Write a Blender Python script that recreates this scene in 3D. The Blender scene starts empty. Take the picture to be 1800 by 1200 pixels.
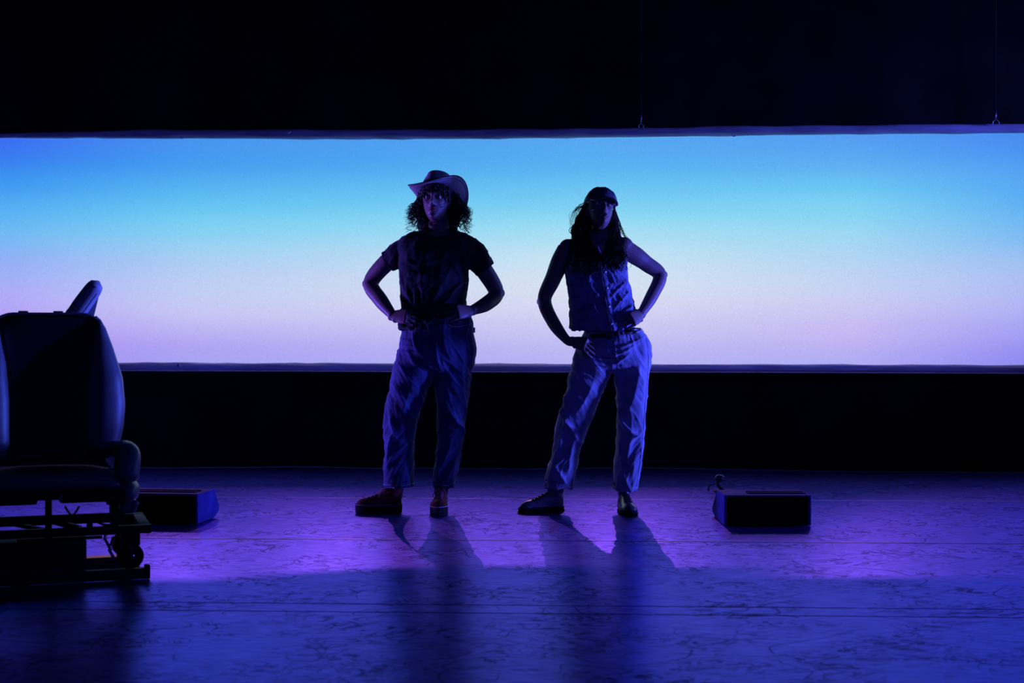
import bpy, bmesh, math, random
import numpy as np
from mathutils import Vector, Matrix, noise, Euler
from mathutils.bvhtree import BVHTree

random.seed(7); rng = np.random.RandomState(7)
PI = math.pi
SC = bpy.context.scene
COL = SC.collection

# ------------------------------------------------------------ camera, world, lights, exposure
CAMH, F, HY = 0.94, 2500.0, 590.0
cam_d = bpy.data.cameras.new('camera'); cam = bpy.data.objects.new('camera', cam_d); COL.objects.link(cam)
cam.location = (0, 0, CAMH); cam.rotation_euler = (PI / 2, 0, 0)
cam_d.sensor_width = 36; cam_d.lens = F / 1800 * 36
cam_d.shift_y = -(600 - HY) / 1800
cam_d.dof.use_dof = True; cam_d.dof.focus_distance = 7.6; cam_d.dof.aperture_fstop = 3.6
cam_d.clip_end = 100
SC.camera = cam
SC.view_settings.view_transform = 'Standard'; SC.view_settings.look = 'None'
SC.view_settings.exposure = 0; SC.view_settings.gamma = 1
SC.view_settings.use_curve_mapping = False
SC.cycles.use_denoising = True
SC.cycles.transparent_max_bounces = 12
SC.cycles.sample_clamp_indirect = 4.0

w = bpy.data.worlds.new('world'); SC.world = w; w.use_nodes = True
w.node_tree.nodes['Background'].inputs[0].default_value = (0.1, 0.1, 1, 1)
w.node_tree.nodes['Background'].inputs[1].default_value = 0.0006

def aim(o, target):
    o.rotation_euler = (Vector(target) - Vector(o.location)).to_track_quat('-Z', 'Y').to_euler()

def spot(name, loc, target, energy, color, size, blend, radius):
    l = bpy.data.lights.new(name, 'SPOT'); l.energy = energy; l.color = color
    l.spot_size = math.radians(size); l.spot_blend = blend; l.shadow_soft_size = radius
    o = bpy.data.objects.new(name, l); COL.objects.link(o); o.location = loc; aim(o, target); return o

def area(name, loc, target, energy, color, sx, sy, spread=180):
    l = bpy.data.lights.new(name, 'AREA'); l.shape = 'RECTANGLE'; l.energy = energy; l.color = color
    l.size = sx; l.size_y = sy; l.spread = math.radians(spread)
    o = bpy.data.objects.new(name, l); COL.objects.link(o); o.location = loc; aim(o, target); return o

# violet back lights hung upstage, shining through the gauze in the slot
PURPLE = (0.88, 0.27, 0.54)
for x, tx, e in ((-3.3, -3.3, 1050), (-1.75, -1.75, 780), (-0.45, -0.5, 420), (1.06, 0.95, 900), (3.3, 3.3, 950)):
    spot('back_light', (x, 14.2, 4.0), (tx, 4.5, 0), e, PURPLE, 33, 1.0, 0.006)
# low side booms in the wings
area('side_light', (4.8, 7.3, 0.55), (0.6, 7.6, 1.05), 34, (0.07, 0.09, 1.0), 0.4, 0.6, 50)
area('side_light', (-4.8, 8.3, 0.50), (-0.3, 7.6, 1.05), 21, (0.17, 0.09, 1.0), 0.4, 0.6, 50)
# added fills: a tight blue spot on the seat, a faint blue front fill
spot('seat_fill', (4.6, 7.1, 1.7), (-1.72, 5.55, 0.95), 1250, (0.07, 0.11, 1.0), 7.5, 0.5, 0.05)
area('front_fill', (3.0, -0.5, 2.6), (0.4, 7.6, 1.0), 5, (0.05, 0.06, 1.0), 1.0, 0.6, 60)
area('hem_fill', (6.2, 8.6, 2.4), (0.0, 10.0, 2.3), 30, (0.08, 0.11, 1.0), 0.3, 0.3, 60)  # added to brighten the upper hem, more towards its right end

# ------------------------------------------------------------ helpers
def W(px, py, d):
    return Vector(((px - 900) / F * d, d, CAMH + (HY - py) / F * d))

def finish_mesh(verts, faces, smooth=True):
    me = bpy.data.meshes.new('m')
    me.from_pydata([tuple(v) for v in verts], [], faces); me.update()
    if smooth:
        me.polygons.foreach_set('use_smooth', [True] * len(me.polygons))
    return me

def link(name, me, mat, parent=None, origin=None):
    """mesh data in world coordinates; the object's origin is its parent's, or `origin`"""
    if parent is not None: org = Vector(parent['_o']) if '_o' in parent else Vector((0, 0, 0))
    else: org = Vector(origin) if origin is not None else Vector((0, 0, 0))
    me.name = name
    me.transform(Matrix.Translation(-org))
    o = bpy.data.objects.new(name, me); COL.objects.link(o)
    if mat: me.materials.append(mat)
    o['_o'] = tuple(org)
    if parent is not None: o.parent = parent
    else: o.location = org
    return o

def empty(name, loc):
    o = bpy.data.objects.new(name, None); COL.objects.link(o); o.location = loc; o['_o'] = tuple(loc)
    o.empty_display_size = 0.1
    return o

def tag(o, label=None, cat=None, group=None, kind=None):
    if label: o['label'] = label
    if cat: o['category'] = cat
    if group: o['group'] = group
    if kind: o['kind'] = kind
    return o

class G:
    """collects geometry for one mesh"""
    def __init__(s): s.v = []; s.f = []
    def add(s, v, f):
        b = len(s.v); s.v += [Vector(x) for x in v]; s.f += [[i + b for i in q] for q in f]; return s
    def loft(s, rings, cap=True):
        n = len(rings[0]); b = len(s.v)
        for r in rings: s.v += [Vector(p) for p in r]
        for k in range(len(rings) - 1):
            for i in range(n):
                j = (i + 1) % n
                s.f.append([b + k * n + i, b + k * n + j, b + (k + 1) * n + j, b + (k + 1) * n + i])
        if cap:
            for k, flip in ((0, True), (len(rings) - 1, False)):
                c = len(s.v); s.v.append(sum((Vector(p) for p in rings[k]), Vector()) / n)
                for i in range(n):
                    j = (i + 1) % n
                    t = [c, b + k * n + i, b + k * n + j]
                    s.f.append(t[::-1] if flip else t)
        return s
    def tube(s, pts, rad, n=12, up=None, flat=1.0, cap=True):
        pts = [Vector(p) for p in pts]; m = len(pts)
        if not hasattr(rad, '__len__'): rad = [rad] * m
        rings = []; prev = None
        for i, p in enumerate(pts):
            t = (pts[min(i + 1, m - 1)] - pts[max(i - 1, 0)])
            if t.length < 1e-9: t = Vector((0, 0, 1))
            t.normalize()
            if up is not None: a = Vector(up) - t * t.dot(Vector(up))
            elif prev is None:
                a = t.orthogonal()
            else: a = prev - t * t.dot(prev)
            if a.length < 1e-6: a = t.orthogonal()
            a.normalize(); prev = a; bb = t.cross(a)
            r = rad[i]
            ra, rb = (r if hasattr(r, '__len__') else (r * flat, r))
            rings.append([p + a * ra * math.cos(2 * PI * k / n) + bb * rb * math.sin(2 * PI * k / n) for k in range(n)])
        return s.loft(rings, cap)
    def box(s, c, size, rot=None, bev=0.0):
        c = Vector(c); x, y, z = [q / 2 for q in size]
        bm = bmesh.new(); bmesh.ops.create_cube(bm, size=1)
        bmesh.ops.scale(bm, vec=size, verts=bm.verts)
        if bev > 0: bmesh.ops.bevel(bm, geom=bm.edges[:], offset=bev, segments=2, affect='EDGES', profile=0.6)
        M = Matrix.Translation(c) @ (rot.to_4x4() if rot is not None else Matrix.Identity(4))
        bm.verts.index_update()
        v = [M @ q.co for q in bm.verts]; f = [[q.index for q in p.verts] for p in bm.faces]
        bm.free(); return s.add(v, f)
    def ball(s, c, r, rot=None, u=16, vv=10):
        if not hasattr(r, '__len__'): r = (r, r, r)
        M = rot if rot is not None else Matrix.Identity(3)
        rings = []
        for k in range(1, vv):
            ph = PI * k / vv - PI / 2
            rings.append([Vector(c) + M @ Vector((r[0] * math.cos(ph) * math.cos(2 * PI * i / u), r[1] * math.cos(ph) * math.sin(2 * PI * i / u), r[2] * math.sin(ph))) for i in range(u)])
        return s.loft(rings, True)
    def mesh(s, smooth=True): return finish_mesh(s.v, s.f, smooth)

def union(g, voxel, smooth=2, disp=None):
    me = g.mesh(); o = bpy.data.objects.new('tmp', me); COL.objects.link(o)
    m = o.modifiers.new('r', 'REMESH'); m.mode = 'VOXEL'; m.voxel_size = voxel; m.use_smooth_shade = True
    if smooth:
        q = o.modifiers.new('s', 'SMOOTH'); q.iterations = smooth; q.factor = 0.5
    dg = bpy.context.evaluated_depsgraph_get(); ev = o.evaluated_get(dg)
    out = bpy.data.meshes.new_from_object(ev)
    bpy.data.objects.remove(o); bpy.data.meshes.remove(me)
    out.polygons.foreach_set('use_smooth', [True] * len(out.polygons))
    if disp: displace(out, disp)
    return out

def displace(me, fn):
    n = len(me.vertices)
    co = np.empty(n * 3); me.vertices.foreach_get('co', co); co = co.reshape(-1, 3)
    no = np.empty(n * 3); me.vertices.foreach_get('normal', no); no = no.reshape(-1, 3)
    co = fn(co, no); me.vertices.foreach_set('co', co.reshape(-1)); me.update()

def npx(co):
    """pixel coordinates of world points (for shaping folds where the photo has them)"""
    return 900 + F * co[:, 0] / co[:, 1], HY - F * (co[:, 2] - CAMH) / co[:, 1]

def nz(co, sx, sy, sz, seed=0.0, oct=3):
    return np.array([noise.fractal(Vector((c[0] * sx + seed, c[1] * sy - seed, c[2] * sz + seed * .37)), 1.0, 2.0, oct) for c in co])

def ridge(a, k=1.0):
    return 1.0 - np.minimum(1.0, np.abs(a) * k)

def bvh_of(me):
    return BVHTree.FromPolygons([v.co.copy() for v in me.vertices], [tuple(p.vertices) for p in me.polygons])
CAMV = Vector((0, 0, CAMH))
def hit(bvh, px, py, off=0.0, default_d=7.5):
    dr = (W(px, py, 1.0) - CAMV).normalized()
    loc, nor, i, dist = bvh.ray_cast(CAMV, dr)
    if loc is None: return W(px, py, default_d)
    if nor.dot(dr) > 0: nor = -nor
    return loc + nor * off
def surf_line(g, bvh, pxs, r, off=0.001, n=5, sub=6, dd=7.5):
    pts = []
    for a, b in zip(pxs[:-1], pxs[1:]):
        for k in range(sub): pts.append(hit(bvh, a[0] + (b[0] - a[0]) * k / sub, a[1] + (b[1] - a[1]) * k / sub, off, dd))
    pts.append(hit(bvh, pxs[-1][0], pxs[-1][1], off, dd))
    g.tube(pts, r, n)

def interp(tab, y):
    ys = [t[0] for t in tab]
    return [float(np.interp(y, ys, [t[k] for t in tab])) for k in range(1, len(tab[0]))]

def srgb(r, g, b):
    f = lambda c: (c / 255 / 12.92) if c / 255 <= .04045 else ((c / 255 + .055) / 1.055) ** 2.4
    return (f(r), f(g), f(b), 1)

# ------------------------------------------------------------ materials
def mat(name):
    m = bpy.data.materials.new(name); m.use_nodes = True
    nt = m.node_tree; b = nt.nodes['Principled BSDF']; return m, nt, b
def N(nt, t, **kw):
    n = nt.nodes.new(t)
    for k, v in kw.items():
        if k in n.inputs: n.inputs[k].default_value = v
        else: setattr(n, k, v)
    return n
def simple(name, col, rough=.6, spec=.5, noise_s=20, var=.25, bump=.0, bump_s=60, stretch=(1, 1, 1), metal=0, sheen=0, coat=0):
    m, nt, b = mat(name)
    tc = N(nt, 'ShaderNodeTexCoord'); mp = N(nt, 'ShaderNodeMapping'); mp.inputs['Scale'].default_value = stretch
    nt.links.new(tc.outputs['Object'], mp.inputs[0])
    nn = N(nt, 'ShaderNodeTexNoise', Scale=noise_s, Detail=5.0); nt.links.new(mp.outputs[0], nn.inputs['Vector'])
    cr = N(nt, 'ShaderNodeValToRGB')
    c0 = [max(0, c * (1 - var)) for c in col[:3]] + [1]; c1 = [min(1, c * (1 + var)) for c in col[:3]] + [1]
    cr.color_ramp.elements[0].position = .3; cr.color_ramp.elements[0].color = c0
    cr.color_ramp.elements[1].position = .7; cr.color_ramp.elements[1].color = c1
    nt.links.new(nn.outputs[0], cr.inputs[0]); nt.links.new(cr.outputs[0], b.inputs['Base Color'])
    b.inputs['Roughness'].default_value = rough; b.inputs['Specular IOR Level'].default_value = spec
    b.inputs['Metallic'].default_value = metal; b.inputs['Sheen Weight'].default_value = sheen
    b.inputs['Coat Weight'].default_value = coat
    if bump:
        n2 = N(nt, 'ShaderNodeTexNoise', Scale=bump_s, Detail=6.0); nt.links.new(mp.outputs[0], n2.inputs['Vector'])
        bp = N(nt, 'ShaderNodeBump', Strength=bump, Distance=.004); nt.links.new(n2.outputs[0], bp.inputs['Height'])
        nt.links.new(bp.outputs[0], b.inputs['Normal'])
    return m

M = {}
M['black_cloth'] = simple('black_cloth', (.008, .008, .010), .95, .1, 3, .5, .2, 30)
M['wall'] = simple('black_paint', (.01, .01, .012), .9, .1, 4, .3)
M['hem'] = simple('hem_cloth', (.42, .40, .46), .8, .2, 6, .25, .5, 20, (.6, 3, 3))
M['hem_pale'] = simple('pale_hem_cloth', (.70, .62, .76), .8, .2, 6, .2, .4, 20, (.6, 3, 3))
M['skin'] = simple('skin', (.29, .175, .15), .48, .45, 25, .08, .08, 220)
M['lip'] = simple('lip', (.38, .12, .11), .35, .5, 60, .1)
M['eye'] = simple('eye_white', (.75, .75, .74), .12, .7, 20, .03)
M['iris'] = simple('iris', (.05, .03, .02), .1, .8, 60, .3)
M['tshirt'] = simple('black_cotton', (.026, .026, .034), .8, .3, 30, .2, .25, 260, sheen=.15)
M['hat'] = simple('hat_felt', (.50, .46, .46), .8, .2, 40, .15, .2, 180, sheen=.2)
M['hat_band'] = simple('hat_band', (.03, .02, .02), .6, .4)
M['hair_dark'] = simple('dark_hair', (.035, .02, .014), .38, .6, 15, .3)
M['hair_brown'] = simple('brown_hair', (.05, .028, .018), .42, .6, 15, .3)
M['red_suede'] = simple('red_suede', (.13, .004, .008), .85, .4, 40, .25, .3, 120)
M['rubber_black'] = simple('black_rubber', (.012, .012, .014), .8, .2, 40, .2)
M['rubber_edge'] = simple('pale_rubber', (.45, .42, .42), .5, .4, 40, .1)
M['lace'] = simple('pink_lace', (.45, .14, .18), .7, .3, 40, .1)
M['boot'] = simple('boot_leather', (.14, .12, .14), .28, .6, 25, .3, .25, 60)
M['boot_lace'] = simple('dark_lace', (.03, .03, .035), .6, .3)
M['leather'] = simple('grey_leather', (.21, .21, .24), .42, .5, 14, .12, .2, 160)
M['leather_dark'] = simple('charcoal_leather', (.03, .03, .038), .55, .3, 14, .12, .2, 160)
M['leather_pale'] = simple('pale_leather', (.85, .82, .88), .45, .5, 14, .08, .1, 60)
M['plastic'] = simple('black_plastic', (.014, .014, .018), .6, .25, 30, .2, .1, 200)
M['steel'] = simple('black_steel', (.015, .015, .018), .6, .25, 30, .3)
M['chrome'] = simple('bright_steel', (.7, .7, .72), .25, .5, 30, .05, metal=1)
M['wood_black'] = simple('black_timber', (.02, .02, .022), .6, .4, 12, .3)
M['speaker_side'] = simple('violet_lit_speaker_paint', (.055, .052, .32), .9, .08, 9, .35, .15, 60)  # blue of the violet back light put into the cabinet colour
M['speaker_front'] = simple('speaker_grille_cloth', (.004, .004, .005), .95, .05, 60, .3)
M['cap'] = simple('cap_leather', (.10, .10, .13), .42, .5, 18, .25, .2, 90)
M['button'] = simple('pearl_button', (.8, .8, .82), .25, .6, 20, .05)
M['belt'] = simple('belt_leather', (.02, .018, .018), .4, .5)
M['wire'] = simple('steel_wire', (.35, .35, .4), .4, .5, metal=1)
M['cable'] = simple('grey_cable', (.22, .22, .26), .6, .4)

def denim(name, col, bump=.5, fade=1.6, scale=9):
    m, nt, b = mat(name)
    tc = N(nt, 'ShaderNodeTexCoord')
    n1 = N(nt, 'ShaderNodeTexNoise', Scale=scale, Detail=4.0)
    nt.links.new(tc.outputs['Object'], n1.inputs['Vector'])
    cr = N(nt, 'ShaderNodeValToRGB')
    cr.color_ramp.elements[0].position = .35; cr.color_ramp.elements[0].color = tuple(c * .75 for c in col) + (1,)
    cr.color_ramp.elements[1].position = .68; cr.color_ramp.elements[1].color = tuple(min(1, c * fade) for c in col) + (1,)
    nt.links.new(n1.outputs[0], cr.inputs[0])
    wv = N(nt, 'ShaderNodeTexWave', Scale=260.0, Distortion=2.0, Detail=2.0); wv.bands_direction = 'DIAGONAL'
    nt.links.new(tc.outputs['Object'], wv.inputs['Vector'])
    mp = N(nt, 'ShaderNodeMapping'); mp.inputs['Scale'].default_value = (90, 90, 22)
    nt.links.new(tc.outputs['Object'], mp.inputs[0])
    n3 = N(nt, 'ShaderNodeTexNoise', Scale=1.0, Detail=4.0); nt.links.new(mp.outputs[0], n3.inputs['Vector'])
    mx = N(nt, 'ShaderNodeMixRGB', blend_type='MULTIPLY'); mx.inputs[0].default_value = .35
    nt.links.new(cr.outputs[0], mx.inputs[1]); nt.links.new(n3.outputs[0], mx.inputs[2])
    nt.links.new(mx.outputs[0], b.inputs['Base Color'])
    ad = N(nt, 'ShaderNodeMath', operation='ADD'); nt.links.new(n3.outputs[0], ad.inputs[0])
    ml = N(nt, 'ShaderNodeMath', operation='MULTIPLY'); ml.inputs[1].default_value = .3
    nt.links.new(wv.outputs['Fac'], ml.inputs[0]); nt.links.new(ml.outputs[0], ad.inputs[1])
    bp = N(nt, 'ShaderNodeBump', Strength=bump, Distance=.002); nt.links.new(ad.outputs[0], bp.inputs['Height'])
    nt.links.new(bp.outputs[0], b.inputs['Normal'])
    b.inputs['Roughness'].default_value = .85; b.inputs['Specular IOR Level'].default_value = .25
    b.inputs['Sheen Weight'].default_value = .25
    return m
M['denim'] = denim('blue_denim', (.075, .10, .23))
M['denim_pale'] = denim('pale_denim', (.46, .46, .62), .4, 1.3)
M['denim_vest'] = denim('washed_denim', (.26, .28, .44), .9, 1.7, 22)
M['stitch'] = simple('stitching', (.65, .6, .6), .7, .3)

# --- stage floor vinyl: scuffed, blue of the screen's light put into its colour
def floor_mat():
    m, nt, b = mat('scuffed_dance_vinyl'); L = nt.links.new
    tc = N(nt, 'ShaderNodeTexCoord'); pos = tc.outputs['Object']
    mp = N(nt, 'ShaderNodeMapping'); mp.inputs['Scale'].default_value = (1.0, 1.5, 1); L(pos, mp.inputs[0])
    big = N(nt, 'ShaderNodeTexNoise', Scale=1.3, Detail=5.0); L(pos, big.inputs['Vector'])
    # wavy smears
    sm = N(nt, 'ShaderNodeTexNoise', Scale=5.2, Detail=6.0, Distortion=2.2); L(mp.outputs[0], sm.inputs['Vector'])
    sr = N(nt, 'ShaderNodeMath', operation='SUBTRACT'); sr.inputs[1].default_value = .5; L(sm.outputs[0], sr.inputs[0])
    sa = N(nt, 'ShaderNodeMath', operation='ABSOLUTE'); L(sr.outputs[0], sa.inputs[0])
    smr = N(nt, 'ShaderNodeMapRange'); smr.inputs['From Min'].default_value = 0; smr.inputs['From Max'].default_value = .045
    smr.inputs['To Min'].default_value = 1; smr.inputs['To Max'].default_value = 0; L(sa.outputs[0], smr.inputs['Value'])
    pm = N(nt, 'ShaderNodeTexNoise', Scale=3.0, Detail=3.0); L(pos, pm.inputs['Vector'])
    pmr = N(nt, 'ShaderNodeMapRange'); pmr.inputs['From Min'].default_value = .38; pmr.inputs['From Max'].default_value = .58; L(pm.outputs[0], pmr.inputs['Value'])
    scuff = N(nt, 'ShaderNodeMath', operation='MULTIPLY'); L(smr.outputs[0], scuff.inputs[0]); L(pmr.outputs[0], scuff.inputs[1])
    def arcs(scale, rad, width, seed, mlo):
        off = N(nt, 'ShaderNodeVectorMath', operation='ADD'); off.inputs[1].default_value = (seed, seed * 1.7, 0); L(pos, off.inputs[0])
        sep0 = N(nt, 'ShaderNodeSeparateXYZ'); L(off.outputs[0], sep0.inputs[0])
        cmb = N(nt, 'ShaderNodeCombineXYZ'); L(sep0.outputs[0], cmb.inputs[0]); L(sep0.outputs[1], cmb.inputs[1])
        wob = N(nt, 'ShaderNodeTexNoise', Scale=3.0, Detail=1.0); L(cmb.outputs[0], wob.inputs['Vector'])
        wsc = N(nt, 'ShaderNodeVectorMath', operation='SCALE'); wsc.inputs['Scale'].default_value = .22; L(wob.outputs['Color'], wsc.inputs[0])
        wad = N(nt, 'ShaderNodeVectorMath', operation='ADD'); L(cmb.outputs[0], wad.inputs[0]); L(wsc.outputs[0], wad.inputs[1])
        vo = N(nt, 'ShaderNodeTexVoronoi', Scale=scale, voronoi_dimensions='2D', Randomness=1.0); L(wad.outputs[0], vo.inputs['Vector'])
        sb = N(nt, 'ShaderNodeMath', operation='SUBTRACT'); sb.inputs[1].default_value = rad; L(vo.outputs['Distance'], sb.inputs[0])
        ab = N(nt, 'ShaderNodeMath', operation='ABSOLUTE'); L(sb.outputs[0], ab.inputs[0])
        mr = N(nt, 'ShaderNodeMapRange'); mr.inputs['From Max'].default_value = width; mr.inputs['To Min'].default_value = 1; mr.inputs['To Max'].default_value = 0; L(ab.outputs[0], mr.inputs['Value'])
        nm = N(nt, 'ShaderNodeTexNoise', Scale=2.3, Detail=2.0); L(off.outputs[0], nm.inputs['Vector'])
        nr = N(nt, 'ShaderNodeMapRange'); nr.inputs['From Min'].default_value = mlo; nr.inputs['From Max'].default_value = mlo + .06; L(nm.outputs[0], nr.inputs['Value'])
        mu = N(nt, 'ShaderNodeMath', operation='MULTIPLY'); L(mr.outputs[0], mu.inputs[0]); L(nr.outputs[0], mu.inputs[1])
        return mu.outputs[0]
    def mx(a, c):
        q = N(nt, 'ShaderNodeMath', operation='MAXIMUM'); L(a, q.inputs[0]); L(c, q.inputs[1]); return q.outputs[0]
    dark = mx(mx(arcs(1.9, .42, .014, 3.1, .56), arcs(3.1, .36, .012, 11.3, .57)), mx(arcs(4.6, .33, .02, 7.9, .57), arcs(1.2, .5, .007, 17.0, .55)))
    light = mx(mx(arcs(2.3, .40, .009, 23.7, .56), arcs(3.7, .30, .010, 31.1, .57)), arcs(1.5, .47, .006, 41.9, .54))
    base = N(nt, 'ShaderNodeValToRGB')
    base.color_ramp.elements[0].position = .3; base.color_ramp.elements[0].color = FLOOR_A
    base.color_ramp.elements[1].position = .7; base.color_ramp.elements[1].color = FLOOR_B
    L(big.outputs[0], base.inputs[0])
    # combined darkness
    d1 = N(nt, 'ShaderNodeMath', operation='MULTIPLY'); d1.inputs[1].default_value = .85; L(scuff.outputs[0], d1.inputs[0])
    d2 = N(nt, 'ShaderNodeMath', operation='MULTIPLY'); d2.inputs[1].default_value = .75; L(dark, d2.inputs[0])
    dd = mx(d1.outputs[0], d2.outputs[0])
    m1 = N(nt, 'ShaderNodeMixRGB'); m1.inputs[2].default_value = (.02, .02, .06, 1); L(dd, m1.inputs[0]); L(base.outputs[0], m1.inputs[1])
    lf = N(nt, 'ShaderNodeMath', operation='MULTIPLY'); lf.inputs[1].default_value = .5; L(light, lf.inputs[0])
    m2 = N(nt, 'ShaderNodeMixRGB'); m2.inputs[2].default_value = (.55, .5, .8, 1); L(lf.outputs[0], m2.inputs[0]); L(m1.outputs[0], m2.inputs[1])
    # speckle streaks
    mp2 = N(nt, 'ShaderNodeMapping'); mp2.inputs['Scale'].default_value = (4, 30, 1); L(pos, mp2.inputs[0])
    st = N(nt, 'ShaderNodeTexNoise', Scale=3.0, Detail=6.0); L(mp2.outputs[0], st.inputs['Vector'])
    stm = N(nt, 'ShaderNodeMapRange'); stm.inputs['From Min'].default_value = .3; stm.inputs['From Max'].default_value = .7; stm.inputs['To Min'].default_value = .7; stm.inputs['To Max'].default_value = 1.25; L(st.outputs[0], stm.inputs['Value'])
    m3 = N(nt, 'ShaderNodeMixRGB', blend_type='MULTIPLY'); m3.inputs[0].default_value = 1; L(m2.outputs[0], m3.inputs[1]); L(stm.outputs[0], m3.inputs[2])
    # diffuse + rough tinted gloss
    df = N(nt, 'ShaderNodeBsdfDiffuse'); L(m3.outputs[0], df.inputs['Color'])
    gl = N(nt, 'ShaderNodeBsdfGlossy'); gl.inputs['Roughness'].default_value = .40
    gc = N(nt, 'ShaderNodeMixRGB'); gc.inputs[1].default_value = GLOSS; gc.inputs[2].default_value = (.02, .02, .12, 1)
    L(dd, gc.inputs[0])
    gm = N(nt, 'ShaderNodeMixRGB', blend_type='MULTIPLY'); gm.inputs[0].default_value = 1; L(gc.outputs[0], gm.inputs[1]); L(stm.outputs[0], gm.inputs[2])
    L(gm.outputs[0], gl.inputs['Color'])
    rr = N(nt, 'ShaderNodeMapRange'); rr.inputs['To Min'].default_value = .25; rr.inputs['To Max'].default_value = .34; L(pm.outputs[0], rr.inputs['Value']); L(rr.outputs[0], gl.inputs['Roughness'])
    bp = N(nt, 'ShaderNodeBump', Strength=.12, Distance=.003); L(st.outputs[0], bp.inputs['Height'])
    L(bp.outputs[0], gl.inputs['Normal'])
    fr = N(nt, 'ShaderNodeFresnel', IOR=3.3); 
    mixs = N(nt, 'ShaderNodeMixShader'); fm = N(nt, 'ShaderNodeMath', operation='MULTIPLY'); fm.use_clamp = True; fm.inputs[1].default_value = 1.7; L(fr.outputs[0], fm.inputs[0]); L(fm.outputs[0], mixs.inputs[0]); L(df.outputs[0], mixs.inputs[1]); L(gl.outputs[0], mixs.inputs[2])
    L(mixs.outputs[0], nt.nodes['Material Output'].inputs['Surface'])
    return m
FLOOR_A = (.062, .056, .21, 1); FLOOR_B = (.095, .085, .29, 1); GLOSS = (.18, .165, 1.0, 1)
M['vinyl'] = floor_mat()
M['tape'] = simple('clear_tape', (.75, .7, .85), .3, .8, 8, .3, .3, 30)
M['tape_dull'] = simple('dull_tape', (.17, .17, .42), .55, .3, 8, .2, .2, 30)

# --- back-lit gauze
def screen_mat():
    m, nt, b = mat('backlit_gauze'); L = nt.links.new
    nt.nodes.remove(b)
    tc = N(nt, 'ShaderNodeTexCoord'); sp = N(nt, 'ShaderNodeSeparateXYZ'); L(tc.outputs['Object'], sp.inputs[0])
    # colour of the light behind the gauze: five columns across, blended
    zz = N(nt, 'ShaderNodeMapRange'); zz.inputs['From Min'].default_value = 0.75; zz.inputs['From Max'].default_value = 2.33; L(sp.outputs[2], zz.inputs['Value'])
    def ramp(stops):
        r = N(nt, 'ShaderNodeValToRGB'); r.color_ramp.interpolation = 'CARDINAL'; els = r.color_ramp.elements
        while len(els) < len(stops): els.new(.5)
        for e, (y, c) in zip(els, stops): e.position = min(1, max(0, (638 - y) / 396)); e.color = srgb(*c)
        L(zz.outputs[0], r.inputs[0]); return r
    cols = [(-3.6, [(636, (158, 138, 240)), (580, (172, 152, 244)), (540, (178, 165, 246)), (500, (168, 173, 247)), (450, (143, 177, 245)), (400, (110, 184, 243)), (340, (76, 165, 242)), (290, (58, 138, 240)), (242, (60, 112, 242))]),
            (-2.3, [(636, (168, 162, 243)), (600, (180, 168, 243)), (560, (195, 192, 244)), (520, (194, 204, 243)), (470, (178, 205, 243)), (420, (145, 208, 243)), (370, (110, 200, 242)), (300, (75, 166, 240)), (242, (70, 148, 239))]),
            (0.5, [(636, (182, 180, 243)), (600, (194, 192, 242)), (560, (208, 208, 242)), (515, (216, 223, 241)), (475, (208, 227, 242)), (435, (186, 225, 243)), (380, (140, 214, 243)), (310, (98, 186, 241)), (242, (86, 166, 240))]),
            (2.4, [(636, (176, 172, 243)), (600, (192, 180, 243)), (560, (200, 192, 243)), (520, (200, 207, 243)), (460, (180, 212, 243)), (400, (150, 214, 243)), (345, (118, 204, 243)), (300, (98, 180, 242)), (238, (84, 158, 242))]),
            (3.65, [(636, (140, 136, 240)), (600, (155, 150, 243)), (560, (168, 170, 244)), (520, (174, 184, 244)), (470, (162, 190, 243)), (430, (132, 186, 243)), (370, (98, 176, 243)), (290, (80, 156, 243)), (238, (70, 138, 240))])]
    out = None
    for k, (x, st) in enumerate(cols):
        r = ramp(st)
        if out is None: out = r.outputs[0]; px_ = x; continue
        ed = N(nt, 'ShaderNodeMapRange'); ed.interpolation_type = 'SMOOTHERSTEP' if k in (2, 3) else 'LINEAR'
        ed.interpolation_type = 'LINEAR'
        ed.inputs['From Min'].default_value = px_; ed.inputs['From Max'].default_value = x; L(sp.outputs[0], ed.inputs['Value'])
        mx = N(nt, 'ShaderNodeMixRGB'); L(ed.outputs[0], mx.inputs[0]); L(out, mx.inputs[1]); L(r.outputs[0], mx.inputs[2]); out = mx.outputs[0]; px_ = x
    gr = N(nt, 'ShaderNodeTexNoise', Scale=140.0, Detail=2.0); L(tc.outputs['Object'], gr.inputs['Vector'])
    gm = N(nt, 'ShaderNodeMapRange'); gm.inputs['From Min'].default_value = .25; gm.inputs['From Max'].default_value = .75
    gm.inputs['To Min'].default_value = .92; gm.inputs['To Max'].default_value = 1.08; L(gr.outputs[0], gm.inputs['Value'])
    g2 = N(nt, 'ShaderNodeMixRGB', blend_type='MULTIPLY'); g2.inputs[0].default_value = 1; L(mx.outputs[0], g2.inputs[1]); L(gm.outputs[0], g2.inputs[2])
    em = N(nt, 'ShaderNodeEmission', Strength=2.0); L(g2.outputs[0], em.inputs['Color'])
    tr = N(nt, 'ShaderNodeBsdfTransparent')
    ms = N(nt, 'ShaderNodeMixShader'); ms.inputs[0].default_value = .5; L(em.outputs[0], ms.inputs[1]); L(tr.outputs[0], ms.inputs[2])
    L(ms.outputs[0], nt.nodes['Material Output'].inputs['Surface'])
    return m
M['screen'] = screen_mat()

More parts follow.
